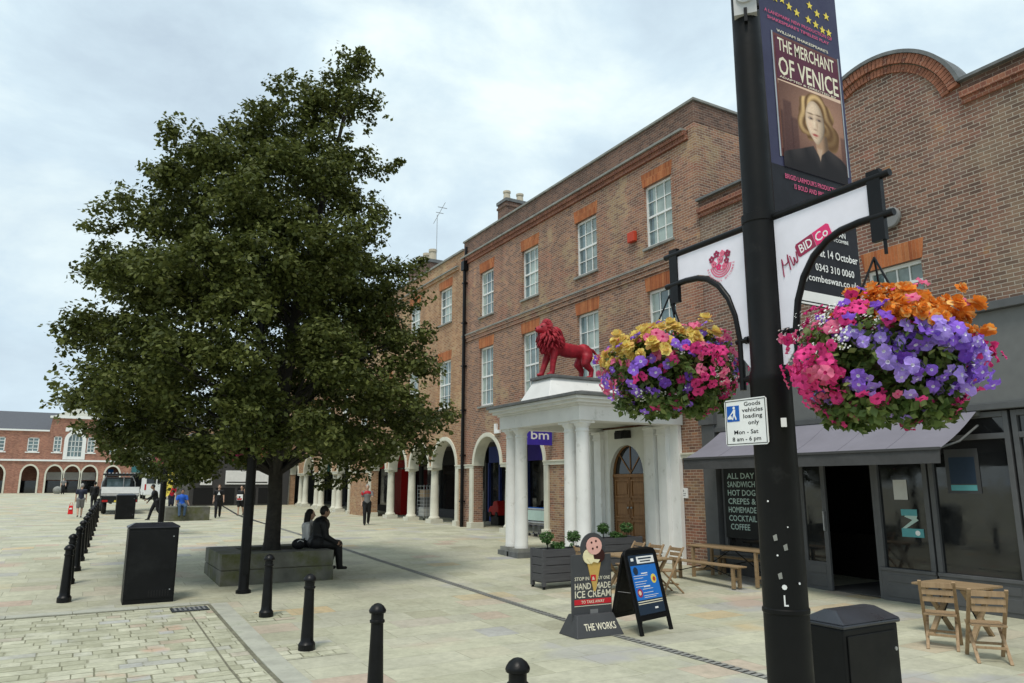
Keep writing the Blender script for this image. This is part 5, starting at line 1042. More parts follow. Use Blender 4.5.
def cabinet(x0, x1, y0, y1, h, label, holes=True, name='utility_cabinet'):
    cx, cy = (x0+x1)/2, (y0+y1)/2; g = gz(y0)-.02; t = thing(name, label, 'cabinet', (cx, cy, g)); e_ = .03
    MB().m('cabinet').box((x0, y0, g), (x1, y1, g+h-.11)).build('body', t, bevel=.012)
    q = MB().m('cab_top').box((x0-.015, y0-.015, g+h-.11), (x1+.015, y1+.015, g+h-.085)); q.frustum((x0-.02, y0-.02), (x1+.02, y1+.02), g+h-.085, (x0+(x1-x0)*.12, y0+(y1-y0)*.35), (x1-(x1-x0)*.12, y1-(y1-y0)*.35), g+h-.02); q.build('lid', t, bevel=.01)
    fn = panel((x0, y0-.001, g), (1, 0, 0), (0, 0, 1)); W_ = x1-x0; q = MB().m('cabinet').prism(rect(.03, .10, W_-.03, h-.15), fn, 0, .008); dr_ = q.build('door', t, bevel=.004)
    q = MB().m('lettering_black')
    for i in range(8): u = W_*.48+i*W_*.055; q.prism(rect(u, .13, u+.018, .24), fn, .008, .011)
    q.build('vent', dr_); q = MB().m('steel')
    for v_ in (.24, h-.26): q.prism(circ(W_*.90, v_, .012, n=8), fn, .008, .014)
    q.build('lock', dr_); return t
cabinet(.86, 1.68, 15.02, 15.55, 1.42, 'tall black utility cabinet standing at the corner of the cobbles')
cabinet(3.99, 4.52, 2.99, 3.26, 1.49, 'black cabinet with sloped lid beside the near lamp post')
cabinet(1.75, 2.62, 42.6, 43.2, 1.30, 'distant plain black cabinet in front of the flatbed truck')

# ================================================================== LION
def blob(prims, voxel, smooth_it=6):
    """prims: ('c',p0,p1,r0,r1,mat) capsules or ('e',c,(rx,ry,rz),mat,rotY). returns (mesh data) fused into one skin"""
    q = MB().m('black')
    for p in prims:
        if p[0] == 'c':
            p0, p1 = Vector(p[1]), Vector(p[2]); r0, r1 = p[3], p[4]; d = (p1-p0); L_ = d.length; d = d.normalized() if L_ > 1e-6 else Vector((0, 0, 1)); pts = []; rs = []
            for t in (1., .8, .5, .2): pts.append(p0-d*r0*math.sin(t*PI/2)*.98); rs.append(max(.002, r0*math.cos(t*PI/2)+.001))
            pts += [p0, p1]; rs += [r0, r1]
            for t in (.2, .5, .8, 1.): pts.append(p1+d*r1*math.sin(t*PI/2)*.98); rs.append(max(.002, r1*math.cos(t*PI/2)+.001))
            q.path(pts, rs, 12)
        else:
            s0 = len(q.v); q.ball((0, 0, 0), p[2], 14, 10)
            rot = Matrix.Rotation(p[4] if len(p) > 4 else 0, 3, 'Y')
            for i in range(s0, len(q.v)): q.v[i] = tuple(rot @ Vector(q.v[i])+Vector(p[1]))
    o = q.build('tmp'); r = o.modifiers.new('r', 'REMESH'); r.mode = 'VOXEL'; r.voxel_size = voxel
    s = o.modifiers.new('s', 'SMOOTH'); s.iterations = smooth_it; s.factor = .5
    dg = bpy.context.evaluated_depsgraph_get(); me = bpy.data.meshes.new_from_object(o.evaluated_get(dg)); bpy.data.objects.remove(o)
    me.polygons.foreach_set('use_smooth', [True]*len(me.polygons)); return me
def P3(x, y, z): return (x, y, z)
ln = thing('lion_statue', 'bright red lion statue standing on the white portico plinth', 'statue', (11.05, 17, 4.65))
pr_ = [('e', (.62, 0, .80), (.55, .20, .205), 'l', .06), ('e', (.15, 0, .86), (.28, .235, .30), 'l'), ('e', (1.18, 0, .80), (.26, .21, .245), 'l'), ('c', (.3, 0, .84), (1.1, 0, .80), .20, .185, 'l'),
       ('c', (.1, 0, 1.0), (-.08, 0, 1.30), .22, .20, 'l'), ('e', (-.12, 0, 1.36), (.20, .165, .18), 'l'), ('c', (-.2, 0, 1.33), (-.38, 0, 1.29), .10, .075, 'l'), ('e', (-.35, 0, 1.245), (.075, .06, .035), 'l'), ('c', (-.27, .0, 1.405), (-.41, 0, 1.345), .045, .036, 'l')]
for s in (-1, 1):
    fo = .0 if s < 0 else -.16    # far foreleg slightly ahead
    pr_ += [('c', (.10, .13*s, .80), (.04+fo*.5, .14*s, .42), .135, .098, 'l'), ('c', (.04+fo*.5, .14*s, .42), (.0+fo, .14*s, .10), .092, .072, 'l'), ('e', (-.05+fo, .14*s, .055), (.12, .078, .055), 'l')]
    ho = .0 if s < 0 else -.14
    pr_ += [('e', (1.22, .12*s, .70), (.20, .11, .25), 'l'), ('c', (1.2, .13*s, .62), (1.13+ho*.4, .14*s, .45), .17, .125, 'l'), ('c', (1.13+ho*.4, .14*s, .45), (1.34+ho, .14*s, .27), .12, .08, 'l'), ('c', (1.34+ho, .14*s, .27), (1.32+ho, .14*s, .08), .076, .066, 'l'), ('e', (1.26+ho, .14*s, .05), (.12, .072, .05), 'l')]
me = blob(pr_, .022, 4); me.materials.clear(); me.materials.append(M['lion']); o = bpy.data.objects.new('body', me); C.objects.link(o); par(o, ln, True)
tp_ = [(1.40, 0, .90), (1.52, 0, .87), (1.66, 0, .74), (1.80, 0, .54), (1.92, 0, .34), (2.02, 0, .22)]
MB().m('lion').path(tp_, [.055, .045, .036, .033, .034, .03], 10).ball((2.05, 0, .17), (.055, .045, .08), 10, 8).build('tail', ln, smooth=60, local=True)
q = MB().m('lion'); rg = np.random.default_rng(21)
def tuft(p, d, l, r):
    d = Vector(d).normalized(); p = Vector(p); side = d.cross(Vector((0, 0, 1))).normalized() if abs(d.z) < .95 else Vector((0, 1, 0)); bnd = Vector((0, 0, -1))*l*.35+side*l*.12*random.choice((-1, 1))
    q.path([p-d*.03, p+d*l*.35, p+d*l*.7+bnd*.5, p+d*l+bnd], [r*.9, r, r*.7, r*.12], 6)
for i in range(330):
    # mane shell: from forehead round the head, down the neck to the chest
    t = rg.random(); a = rg.uniform(0, 2*PI)
    c = Vector((-.03, 0, 1.36)).lerp(Vector((.10, 0, .84)), t); R0 = .25+.06*math.sin(PI*t)
    ax = (Vector((.13, 0, -.52))).normalized(); e1 = Vector((0, 1, 0)); e2 = ax.cross(e1)
    d = (e1*math.cos(a)+e2*math.sin(a)); 
    p = c+d*R0*(.92 if t < .75 else .85)
    if p.x < -.20 and p.z > 1.2 and abs(p.y) < .16: continue
    tuft(p, d+Vector((.25, 0, -.55)), rg.uniform(.10, .17), rg.uniform(.028, .042))
for i in range(110):
    a = rg.uniform(-1.9, 1.9); p = Vector((-.14+.05*rg.random(), .20*math.sin(a), 1.36+.21*math.cos(a))); tuft(p, (rg.uniform(.1, .5), math.sin(a), math.cos(a)*.7), .12, .034)
for i in range(40):
    p = Vector((-.10+rg.uniform(-.04, .06), rg.uniform(-.16, .16), rg.uniform(.78, 1.12))); tuft(p, (-.5, p.y*2, -.8), .14, .035)
q.build('mane', ln, smooth=60, local=True)
q = MB().m('lion').ball((-.09, .16, 1.46), (.03, .04, .04), 8, 6).ball((-.09, -.16, 1.46), (.03, .04, .04), 8, 6).build('ear', ln, smooth=60, local=True)
q = MB().m('cloth_black').ball((-.285, .085, 1.395), .02, 8, 6).ball((-.285, -.085, 1.395), .02, 8, 6).ball((-.445, 0, 1.335), (.016, .03, .018), 8, 6).build('face_detail', ln, smooth=60, local=True)

# ================================================================== PLANTERS, A-BOARDS
def planter(x0, x1, y0, y1, label, seed):
    cx, cy = (x0+x1)/2, (y0+y1)/2; g = gz(cy)-.01; t = thing('wooden_planter', label, 'planter', (cx, cy, g), 0, 'grey slatted planters by the portico'); rg = np.random.default_rng(seed)
    z0, z1 = g+.15, g+.80; q = MB().m('grey_wood'); n = 4; h = (z1-z0)/n
    for i in range(n):
        a, b = z0+i*h+.006, z0+(i+1)*h-.006
        q.box((x0+.04, y0, a), (x1-.04, y0+.03, b)); q.box((x0+.04, y1-.03, a), (x1-.04, y1, b)); q.box((x0, y0+.04, a), (x0+.03, y1-.04, b)); q.box((x1-.03, y0+.04, a), (x1, y1-.04, b))
    q.box((x0+.02, y0+.02, z0-.02), (x1-.02, y1-.02, z0)); q.m('lettering_black').box((x0+.035, y0+.035, z0), (x1-.035, y1-.035, z1-.10)); q.build('box', t, bevel=.004)
    for x in (x0-.006, x1-.07):
        for y in (y0-.006, y1-.07):
            MB().m('grey_wood').box((x, y, g+.06), (x+.076, y+.076, z1+.01)).build('leg', t, bevel=.004)
            MB().m('lettering_black').box((x+.01, y+.02, g), (x+.065, y+.05, g+.06)).build('castor', t, bevel=.006)
    MB().m('soil').box((x0+.036, y0+.036, z1-.1), (x1-.036, y1-.036, z1-.05)).build('soil', t)
    for fx_ in (.22, .78):
        px = x0+(x1-x0)*fx_; q = MB().m('bark').path([(px, cy, z1-.06), (px+.01, cy, z1+.2)], .012, 6); cs = []
        for _ in range(40): d = rg.normal(size=3); d /= np.linalg.norm(d); cs.append((px+d[0]*.12, cy+d[1]*.12, z1+.22+d[2]*.10))
        v, f = leaves(cs, [.06]*40, 26, .035, rg); b = thing('topiary_ball', 'clipped green topiary ball in '+label.split(' with')[0]+(', left of pair' if fx_ < .5 else ', right of pair'), 'plant', (px, cy, z1-.05), 0, 'topiary balls in the planters'); quads_obj('foliage', v, f, 'box_leaf', b); q.build('stem', b)
    b = thing('bedding_plant', 'small leafy green plant between topiary balls in '+label.split(' with')[0], 'plant', (cx, cy, z1-.05)); cs = [(cx+rg.normal()*.10, cy+rg.normal()*.07, z1+rg.uniform(-.02, .10)) for _ in range(26)]
    v, f = leaves(cs, [.06]*26, 22, .05, rg); quads_obj('foliage', v, f, 'box_leaf', b); MB().m('stem').path([(cx, cy, z1-.06), (cx, cy, z1+.05)], .01, 5).build('stem', b)
    return t
planter(8.42, 9.62, 13.25, 13.75, 'nearer grey slatted wooden planter with two topiary balls', 31)
planter(11.0, 12.3, 14.75, 15.25, 'farther grey slatted wooden planter with two topiary balls', 32)

ic = thing('ice_cream_sign', 'grey pavement sign topped by an ice cream cone shape', 'pavement sign', (6.9, 9.5, -.5))
g = -.5; fi = panel((6.50, 9.50, g), (.80, -.03, 0), (0, 0, 1)); W_ = .80
cu = .44
outl = [(.04, .12), (.76, .12), (.76, 1.16), (.66, 1.16)]+[(cu+.225*math.cos(a), 1.255+.225*math.sin(a)) for a in np.linspace(-.4, PI+.4, 22)]+[(.20, 1.16), (.04, 1.16)]
MB().m('charcoal').prism(outl, fi, -.03, 0).build('board', ic, bevel=.003)
q = MB().m('charcoal'); vs = [fi(u, v, n) for v, e_ in ((0, .0), (.30, .09)) for (u, n) in ((-.02+e_, .22-e_*1.6), (.82-e_, .22-e_*1.6), (.82-e_, -.30+e_*1.6), (-.02+e_, -.30+e_*1.6))]
q.add(vs, [(0, 3, 2, 1), (4, 5, 6, 7), (0, 1, 5, 4), (1, 2, 6, 5), (2, 3, 7, 6), (3, 0, 4, 7)]); q.build('base', ic, bevel=.012)
q = MB().m('cone').prism([(cu-.13, 1.06), (cu+.13, 1.06), (cu+.02, .62), (cu-.015, .62)], fi, 0, .012); q.m('scoop_cream').prism(circ(cu-.09, 1.13, .11, n=16), fi, .004, .02); q.m('scoop_dark').prism(circ(cu+.09, 1.14, .105, n=16), fi, .006, .022); q.m('scoop_pink').prism(circ(cu, 1.285, .14, .13, n=18), fi, .008, .026); q.m('scoop_dark')
for (u, v) in ((-.05, .05), (.03, .07), (.05, -.02), (-.03, -.04)): q.prism(circ(cu+u, 1.285+v, .018, n=7), fi, .026, .028)
q.m('scoop_cream').prism([(cu-.14, 1.10), (cu-.06, 1.02), (cu-.02, 1.05), (cu+.06, 1.03), (cu+.1, 1.08)], fi, .02, .026); q.build('cone_picture', ic)
q = MB().m('cream'); text(q, 'STOP IN', fi, .09, .785, .05, .26, n=.002); text(q, 'BUY ONE', fi, .49, .785, .05, .24, n=.002); text(q, 'HAND MADE', fi, .08, .655, .085, .66, n=.014) if False else None
text(q, 'HAND', fi, .09, .655, .09, .29, n=.002); text(q, 'MADE', fi, .47, .655, .09, .27, n=.002); text(q, 'ICE CREAM', fi, .09, .535, .10, .65, n=.002); q.m('poster_red').prism(rect(.08, .435, .75, .51), fi, 0, .002); q.prism(rect(.375, .77, .465, .86), fi, .012, .014); q.m('cream'); text(q, 'TO TAKE AWAY', fi, .2, .452, .042, .42, n=.004); text(q, '&', fi, .395, .785, .05, .05, n=.016); q.prism(rect(.08, .413, .75, .421), fi, 0, .002)
q.m('plate').prism([(.36, .36), (.50, .36), (.50, .27), (.43, .21), (.36, .27)], fi, 0, .002); q.build('lettering', ic)
q = MB().m('cream'); nb = panel(fi(0, 0, .22), Vector(fi(1, 0, 0))-Vector(fi(0, 0, 0)), Vector(fi(.0, .30, .22-.144))-Vector(fi(0, 0, .22))); text(q, 'THE WORKS', nb, .15, .105, .10, .56, n=.004); q.build('base_lettering', ic)

ab = thing('sandwich_board', 'black folding sandwich board with bright blue menu poster', 'pavement sign', (7.9, 9.4, -.5))
A0 = Vector((7.42, 8.98, g)); A1 = Vector((8.24, 9.20, g)); ru = (A1-A0).normalized(); bk = Vector((-ru.y, ru.x, 0)); topc = bk*.30
upF = (topc+Vector((0, 0, 1.24))).normalized(); Lf = (topc+Vector((0, 0, 1.24))).length; W_ = (A1-A0).length
def leg_frame(org, upv, front):
    fn = panel(org, ru, upv) if front else panel(org+ru*W_, -ru, upv)
    q = MB().m('black'); b = .075
    q.prism(rect(0, 0, b, Lf-.10), fn, -.035, 0); q.prism(rect(W_-b, 0, W_, Lf-.10), fn, -.035, 0); q.prism(rect(b, .20, W_-b, .20+b), fn, -.035, 0)
    q.prism([(0, Lf-.10), (W_, Lf-.10), (W_-.05, Lf-.03), (W_*.75, Lf), (W_*.25, Lf), (.05, Lf-.03)], fn, -.036, .001); q.m('lettering_black').prism(rect(b-.004, .20+b-.004, W_-b+.004, Lf-.096), fn, -.03, -.012)
    return q, fn
q, fA = leg_frame(A0, upF, True); fro = q.build('front_frame', ab, bevel=.006)
upB = (-topc+Vector((0, 0, 1.24))).normalized(); q, fB = leg_frame(A0+bk*.62, upB, False); q.build('rear_frame', ab, bevel=.006)
q = MB().m('steel'); 
for u in (.03, W_-.03): q.beam(Vector(fA(u, .62, -.03)), Vector(fB(W_-u, .62, -.03)), .02, .006)
q.build('stay', ab)
u0, u1, v0, v1 = .085, W_-.085, .285, Lf-.115; hh = v1-v0; ww = u1-u0
q = MB().m('board_navy').prism(rect(u0, v0, u1, v1), fA, -.012, -.008); q.m('board_blue').prism(rect(u0+.01, v0+hh*.24, u1-.01, v0+hh*.82), fA, -.008, -.006); q.m('sign_white').prism(rect(u0+ww*.30, v0+hh*.85, u1-.015, v0+hh*.97), fA, -.008, -.006)
q.m('cream').prism(rect(u0+.02, v0+hh*.205, u1-.02, v0+hh*.22), fA, -.008, -.006); q.prism(rect(u0+.02, v0+hh*.17, u1-.02, v0+hh*.183), fA, -.008, -.006); q.m('yellow').prism(circ(u0+ww*.80, v0+hh*.57, .07, n=16), fA, -.006, -.004); q.m('alarm').prism(circ(u0+ww*.81, v0+hh*.565, .035, n=12), fA, -.004, -.002); q.m('maroon').prism(circ(u0+ww*.17, v0+hh*.36, .065, n=16), fA, -.006, -.004); q.m('face').prism(circ(u0+ww*.16, v0+hh*.36, .035, n=12), fA, -.004, -.002)
q.m('board_navy').prism(circ(u0+ww*.17, v0+hh*.73, .06, n=16), fA, -.006, -.004); q.m('sign_white')
for (a, b, c_, d_) in ((.62, .07, .12, .03), (.08, .90, .10, .05)): q.prism(rect(u0+ww*a, v0+hh*b, u0+ww*(a+c_), v0+hh*(b+d_)), fA, -.008, -.006)
q.build('poster', ab)
q = MB().m('board_navy'); q.prism(rect(u0+ww*.36, v0+hh*.92, u0+ww*.88, v0+hh*.945), fA, -.006, -.004); q.prism(rect(u0+ww*.42, v0+hh*.875, u0+ww*.82, v0+hh*.895), fA, -.006, -.004); q.m('sign_white')
for v_ in (.64, .60, .54, .50, .46, .41, .35, .30, .27): q.prism(rect(u0+ww*(.30 if v_ < .45 else .06), v0+hh*v_, u0+ww*(.30 if v_ < .45 else .06)+ww*(.45+.12*math.sin(v_*70)), v0+hh*v_+.007), fA, -.006, -.004)
for v_ in (.67, .445): q.prism(rect(u0+ww*.36, v0+hh*v_, u0+ww*.60, v0+hh*v_+.016), fA, -.006, -.004)
q.build('lettering', ab)

# ================================================================== TABLES, BENCHES, CHAIRS
def trestle_table(x0, x1, y0, y1, h, label, name='picnic_table', cat='table', cross=False):
    cx, cy = (x0+x1)/2, (y0+y1)/2; g = gz(cy)-.005; t = thing(name, label, cat, (cx, cy, g)); q = MB().m('wood'); n = 5 if x1-x0 > .5 else 2; wd = (x1-x0)/n
    for i in range(n): q.box((x0+i*wd+.004, y0, g+h-.032), (x0+(i+1)*wd-.004, y1, g+h))
    for y in (y0+.2, y1-.2, cy): q.box((x0+.04, y-.03, g+h-.07), (x1-.04, y+.03, g+h-.033))
    q.build('tabletop' if cat == 'table' else 'seat', t, bevel=.004)
    for y in (y0+.18, y1-.18):
        for k_, x in enumerate((x0+.05, x1-.05)):
            q = MB().m('wood')
            if cross: q.beam((x, y+(.03 if k_ else -.03), g), ((x1-.06) if k_ == 0 else (x0+.06), y+(.03 if k_ else -.03), g+h-.04), .045, .07, (0, 1, 0))
            else: q.box((x-.035, y-.03, g), (x+.035, y+.03, g+h-.034))
            q.build('leg', t, bevel=.004)
        if not cross: MB().m('wood').box((x0+.085, y-.02, g+.16), (x1-.085, y+.02, g+.22)).build('rail', t)
    q = MB().m('black').beam((cx, y0+.2, g+.2), (cx, cy-.05, g+h-.06), .012, .02); q.beam((cx, y1-.2, g+.2), (cx, cy+.05, g+h-.06), .012, .02); q.build('brace', t); return t
trestle_table(12.62, 13.32, 11.30, 13.55, .75, 'long weathered wooden trestle table against the brick wall')
trestle_table(12.02, 12.30, 11.40, 13.55, .46, 'nearer wooden bench in front of the long trestle table', 'wooden_bench', 'bench')
trestle_table(13.45, 13.70, 11.40, 13.55, .46, 'farther wooden bench between the trestle table and wall', 'wooden_bench', 'bench')
trestle_table(9.55, 10.22, 11.35, 12.9, .74, 'small wooden table with crossed legs behind the sandwich board', 'folding_table', 'table', True)
trestle_table(11.25, 12.0, 6.2, 7.15, .74, 'small wooden table at right edge beside folding chairs', 'folding_table', 'table', True)
def chair_parts(t):
    m_ = 'wood_x'
    q = MB().m(m_)
    for i in range(5): q.box((-.20, -.20+i*.082, .43), (.20, -.20+i*.082+.07, .452))
    q.build('seat', t, bevel=.003, local=True)
    q = MB().m(m_)
    for i in range(3): z = .62+i*.095; y = -.22-(z-.43)*.22; q.box((-.19, y-.010, z), (.19, y+.010, z+.07))
    q.build('backrest', t, bevel=.003, local=True)
    for s in (-1, 1):
        MB().m(m_).beam((.205*s, .24, 0), (.205*s, -.32, .90), .026, .045, (1, 0, 0)).build('leg', t, bevel=.003, local=True); MB().m(m_).beam((.178*s, -.30, 0), (.178*s, .19, .44), .026, .04, (1, 0, 0)).build('leg', t, bevel=.003, local=True)
    MB().m(m_).box((-.2, .12, .16), (.2, .15, .19)).box((-.17, -.2, .16), (.17, -.17, .19)).build('stretcher', t, bevel=.003, local=True)
GC_ = 'wooden folding chairs outside the cafe'; ch0 = None
for (x, y, rz, lab) in ((10.62, 6.36, math.radians(-62), 'slatted folding chair at right edge with its back to the square, nearer the cabinet'), (10.35, 5.62, math.radians(-50), 'rightmost slatted folding chair, partly past the picture edge'), (10.42, 13.0, math.radians(82), 'slatted folding chair behind the sandwich board, leftmost of three backs'), (10.47, 12.45, math.radians(92), 'slatted folding chair behind the sandwich board, middle of three backs'), (10.5, 11.9, math.radians(86), 'slatted folding chair nearest the long bench, right of three backs'), (9.2, 12.6, math.radians(-85), 'slatted folding chair half hidden behind the ice cream sign')):
    g_ = gz(y)-.0
    if ch0 is None: ch0 = thing('folding_chair', lab, 'chair', (x, y, g_), rz, GC_); chair_parts(ch0)
    else: copy_thing(ch0, (x, y, g_), rz, lab)

# ================================================================== ARCADE CLUTTER
def trolley_parts(t):
    q = MB().m('steel')
    for z, a, b in ((.42, .22, .40), (.60, .24, .44), (.80, .26, .48), (.95, .27, .50)):
        q.path([(-a, -b, z), (a, -b, z), (a, b, z), (-a, b, z), (-a, -b, z)], .008, 5)
    for i in range(9):
        u = -.24+.06*i
        for s in (-1, 1): q.path([(u*.9, s*.40, .42), (u, s*.5, .95)], .004, 4)
    for i in range(11):
        u = -.45+.09*i
        for s in (-1, 1): q.path([(s*.22, u*.85, .42), (s*.27, u, .95)], .004, 4)
    q.build('basket', t, local=True)
    q = MB().m('steel')
    for s in (-1, 1): q.path([(.2*s, -.45, .10), (.2*s, .45, .10), (.2*s, .48, .45), (.27*s, .52, 1.0)], .012, 6)
    q.build('frame', t, local=True); MB().m('sign_blue').path([(-.27, .54, 1.0), (.27, .54, 1.0)], .018, 8).build('handle', t, local=True)
    for x in (-.2, .2):
        for y in (-.42, .42): MB().m('tyre').lathe([(.02, -.015), (.06, -.015), (.06, .015), (.02, .015)], (x, y, .06), 10, 'x').build('wheel', t, local=True)
t0 = None
for i in range(6):
    lab = 'wire shopping trolley in the nested row behind the portico columns, %s' % ('nearest the camera', 'second of six', 'third of six', 'fourth of six', 'fifth of six', 'farthest of six')[i]; loc = (14.62, 21.75+i*.36, gz(22)+.02)
    if t0 is None: t0 = thing('shopping_trolley', lab, 'trolley', loc, 0, 'shopping trolleys nested in the arcade'); trolley_parts(t0)
    else: copy_thing(t0, loc, 0, lab)
rb = thing('trolley_rail', 'pale metal barrier rail beside the shopping trolleys', 'barrier', (14.3, 22.6, gz(22)))
q = MB().m('steel')
for z in (.55, 1.02): q.path([(14.12, 21.95, z+gz(22)), (14.12, 24.3, z+gz(22))], .022, 8)
for y in (21.95, 24.25): q.path([(14.12, y, gz(22)-.02), (14.12, y, gz(22)+1.02)], .022, 8)
q.build('rail', rb); MB().m('chalk').box((14.115, 22.0, gz(22)+.62), (14.125, 24.2, gz(22)+.97)).build('panel', rb)
rc = thing('roll_cage', 'grey wire roll cage of stock standing in an arch', 'roll cage', (15.2, 34.6, 0)); q = MB().m('steel')
for z in np.linspace(.2, 1.65, 9): q.path([(14.8, 34.2, z), (15.6, 34.2, z), (15.6, 35, z), (14.8, 35, z), (14.8, 34.2, z)], .012, 4)
for x in np.linspace(14.8, 15.6, 6):
    for y in (34.2, 35): q.path([(x, y, .1), (x, y, 1.7)], .010, 4)
q.build('cage', rc); q = MB().m('paper').box((14.85, 34.25, .2), (15.55, 34.95, .62)); q.m('cloth_grey').box((14.9, 34.3, .625), (15.5, 34.9, 1.1)); q.m('terracotta').box((14.88, 34.3, 1.105), (15.3, 34.9, 1.45)); q.build('stock', rc)
for x in (14.85, 15.55):
    for y in (34.25, 34.95): MB().m('tyre').lathe([(.02, -.02), (.06, -.02), (.06, .02), (.02, .02)], (x, y, .05), 8, 'x').build('wheel', rc)
kr = thing('kiddie_ride', 'small red coin operated ride in the arch right of the drainpipe', 'ride', (15.9, 28.6, 0)); gk = gz(27)
q = MB().m('post_red'); fnk = lambda u, v, n: (15.9+n, 28.6+u*.8, gk+.12+v*.85); q.prism([(-.55, .35), (.55, .35), (.62, .6), (.45, .8), (.15, .82), (.05, 1.05), (-.35, 1.08), (-.55, .75)], fnk, -.25, .25); q.build('car_body', kr, bevel=.05)
MB().m('lettering_black').box((15.7, 28.6-.35, gk), (16.1, 28.6+.35, gk+.40)).build('base', kr, bevel=.01)
for y in (28.6-.28, 28.6+.28): MB().m('tyre').lathe([(.03, -.28), (.11, -.28), (.11, .28), (.03, .28)], (15.9, y, gk+.46), 12, 'x').build('wheel', kr)
dsn = thing('display_stand', 'blue and white display stand beside the brick arcade pier', 'display stand', (14.4, 44.2, 0)); MB().m('sign_white').box((14.3, 44.0, .02), (14.36, 44.5, 1.3)).build('board', dsn); q = MB().m('board_blue'); q.box((14.285, 44.05, .75), (14.298, 44.45, 1.15)); q.box((14.285, 44.1, .3), (14.298, 44.4, .6)); q.build('poster', dsn)
yf = thing('yellow_flag', 'distant yellow feather flag standing right of the farthest lamp post', 'flag', (4.2, 46, .05)); MB().m('steel').path([(4.2, 46, .05), (4.2, 46, 3.1)], .02, 6).build('pole', yf)
q = MB().m('yellow').prism([(.02, 1.0), (.25, 1.15), (.42, 1.7), (.48, 2.4), (.30, 2.95), (.02, 3.1)], lambda u, v, n: (4.2+u, 46+n+.05*math.sin(v*4), v), -.008, .008); q.build('cloth', yf)

# ================================================================== VEHICLES
tk = thing('flatbed_truck', 'flatbed truck seen from behind with white tailgate and dark cab', 'truck', (2.1, 50, .1)); TG = gz(50); X0t, X1t = 1.13, 3.07; yr = 47.6
def tb(n, q, **k): return q.build(n, tk, **k)
q = MB().m('truck_dark').box((X0t+.12, yr+3.2, TG+.55), (X1t-.12, yr+5.3, TG+1.35)); q.frustum((X0t+.12, yr+3.2), (X1t-.12, yr+5.0), TG+1.35, (X0t+.25, yr+3.3), (X1t-.25, yr+4.6), TG+2.05); cabm = tb('cab', q, bevel=.04)
MB().m('glass_blue').box((X0t+.35, yr+3.19, TG+1.42), (X1t-.35, yr+3.235, TG+1.95)).build('rear_window', cabm)
tb('bed', MB().m('truck_dark').box((X0t+.05, yr+.1, TG+.80), (X1t-.05, yr+3.1, TG+.95)).box((X0t, yr+.12, TG+.95), (X0t+.05, yr+3.1, TG+1.38)).box((X1t-.05, yr+.12, TG+.95), (X1t, yr+3.1, TG+1.38)).box((X0t+.5, yr+.3, TG+.55), (X0t+.62, yr+4.5, TG+.8)).box((X1t-.62, yr+.3, TG+.55), (X1t-.5, yr+4.5, TG+.8)), bevel=.01)
tb('tailgate', MB().m('van_white').box((X0t+.02, yr, TG+1.12), (X1t-.02, yr+.05, TG+1.48)).m('silver').box((X0t+.02, yr-.005, TG+1.0), (X1t-.02, yr+.05, TG+1.10)), bevel=.006)
tb('headboard', MB().m('steel').path([(X0t+.06, yr+2.9, TG+.95), (X0t+.1, yr+2.9, TG+1.75), (X0t+.3, yr+2.9, TG+2.15), (X1t-.3, yr+2.9, TG+2.15), (X1t-.1, yr+2.9, TG+1.75), (X1t-.06, yr+2.9, TG+.95)], .035, 8).path([((X0t+X1t)/2+.25, yr+2.9, TG+.95), ((X0t+X1t)/2+.25, yr+2.9, TG+2.1)], .025, 6), smooth=40)
q = MB().m('truck_dark').box((X0t+.1, yr+2.8, TG+2.16), (X1t-.1, yr+3.1, TG+2.26)).m('silver')
for i in range(9): q.box((X0t+.18+i*.19, yr+2.78, TG+2.26), (X0t+.27+i*.19, yr+3.0, TG+2.31))
tb('roof_rack', q)
tb('bumper', MB().m('truck_dark').box((X0t+.05, yr+.12, TG+.62), (X1t-.05, yr+.25, TG+.80)))
for x in (X0t+.1, X1t-.38): tb('tail_light', MB().m('lamp_red').box((x, yr+.09, TG+.66), (x+.28, yr+.12, TG+.77)))
tb('number_plate', MB().m('yellow').box((X0t+.7, yr+.095, TG+.64), (X0t+1.2, yr+.12, TG+.75)))
for x in (X0t+.25, X1t-.25):
    for y in (yr+.9, yr+4.4):
        w_ = tb('wheel', MB().m('tyre').lathe([(.2, -.12), (.33, -.12), (.36, -.08), (.36, .08), (.33, .12), (.2, .12)], (x, y, TG+.36), 16, 'x'), smooth=40); MB().m('silver').lathe([(.03, -.10), (.2, -.1), (.2, .1), (.03, .1)], (x, y, TG+.36), 12, 'x').build('rim', w_)
vn = thing('white_van', 'distant white van parked right of the flatbed truck', 'van', (5.9, 75, gz(75))); VG = gz(75)
fnv = lambda u, v, n: (5.0+u, 72.5+n, VG+v)
q = MB().m('van_white').box((5.0, 72.5, VG+.35), (6.9, 76.2, VG+2.2)); q.frustum((5.0, 76.2), (6.9, 77.6), VG+.35, (5.1, 76.2), (6.8, 76.7), VG+2.0); bd_ = q.build('body', vn, bevel=.06)
MB().m('glass_dark').box((5.15, 72.48, VG+1.35), (5.9, 72.52, VG+1.95)).box((6.0, 72.48, VG+1.35), (6.75, 72.52, VG+1.95)).build('rear_window', vn)
for x in (5.02, 6.76): MB().m('lamp_red').box((x, 72.47, VG+.8), (x+.12, 72.52, VG+1.3)).build('tail_light', vn)
for x in (5.1, 6.8):
    for y in (73.3, 76.5): MB().m('tyre').lathe([(.1, -.1), (.33, -.1), (.33, .1), (.1, .1)], (x, y, VG+.33), 14, 'x').build('wheel', vn)

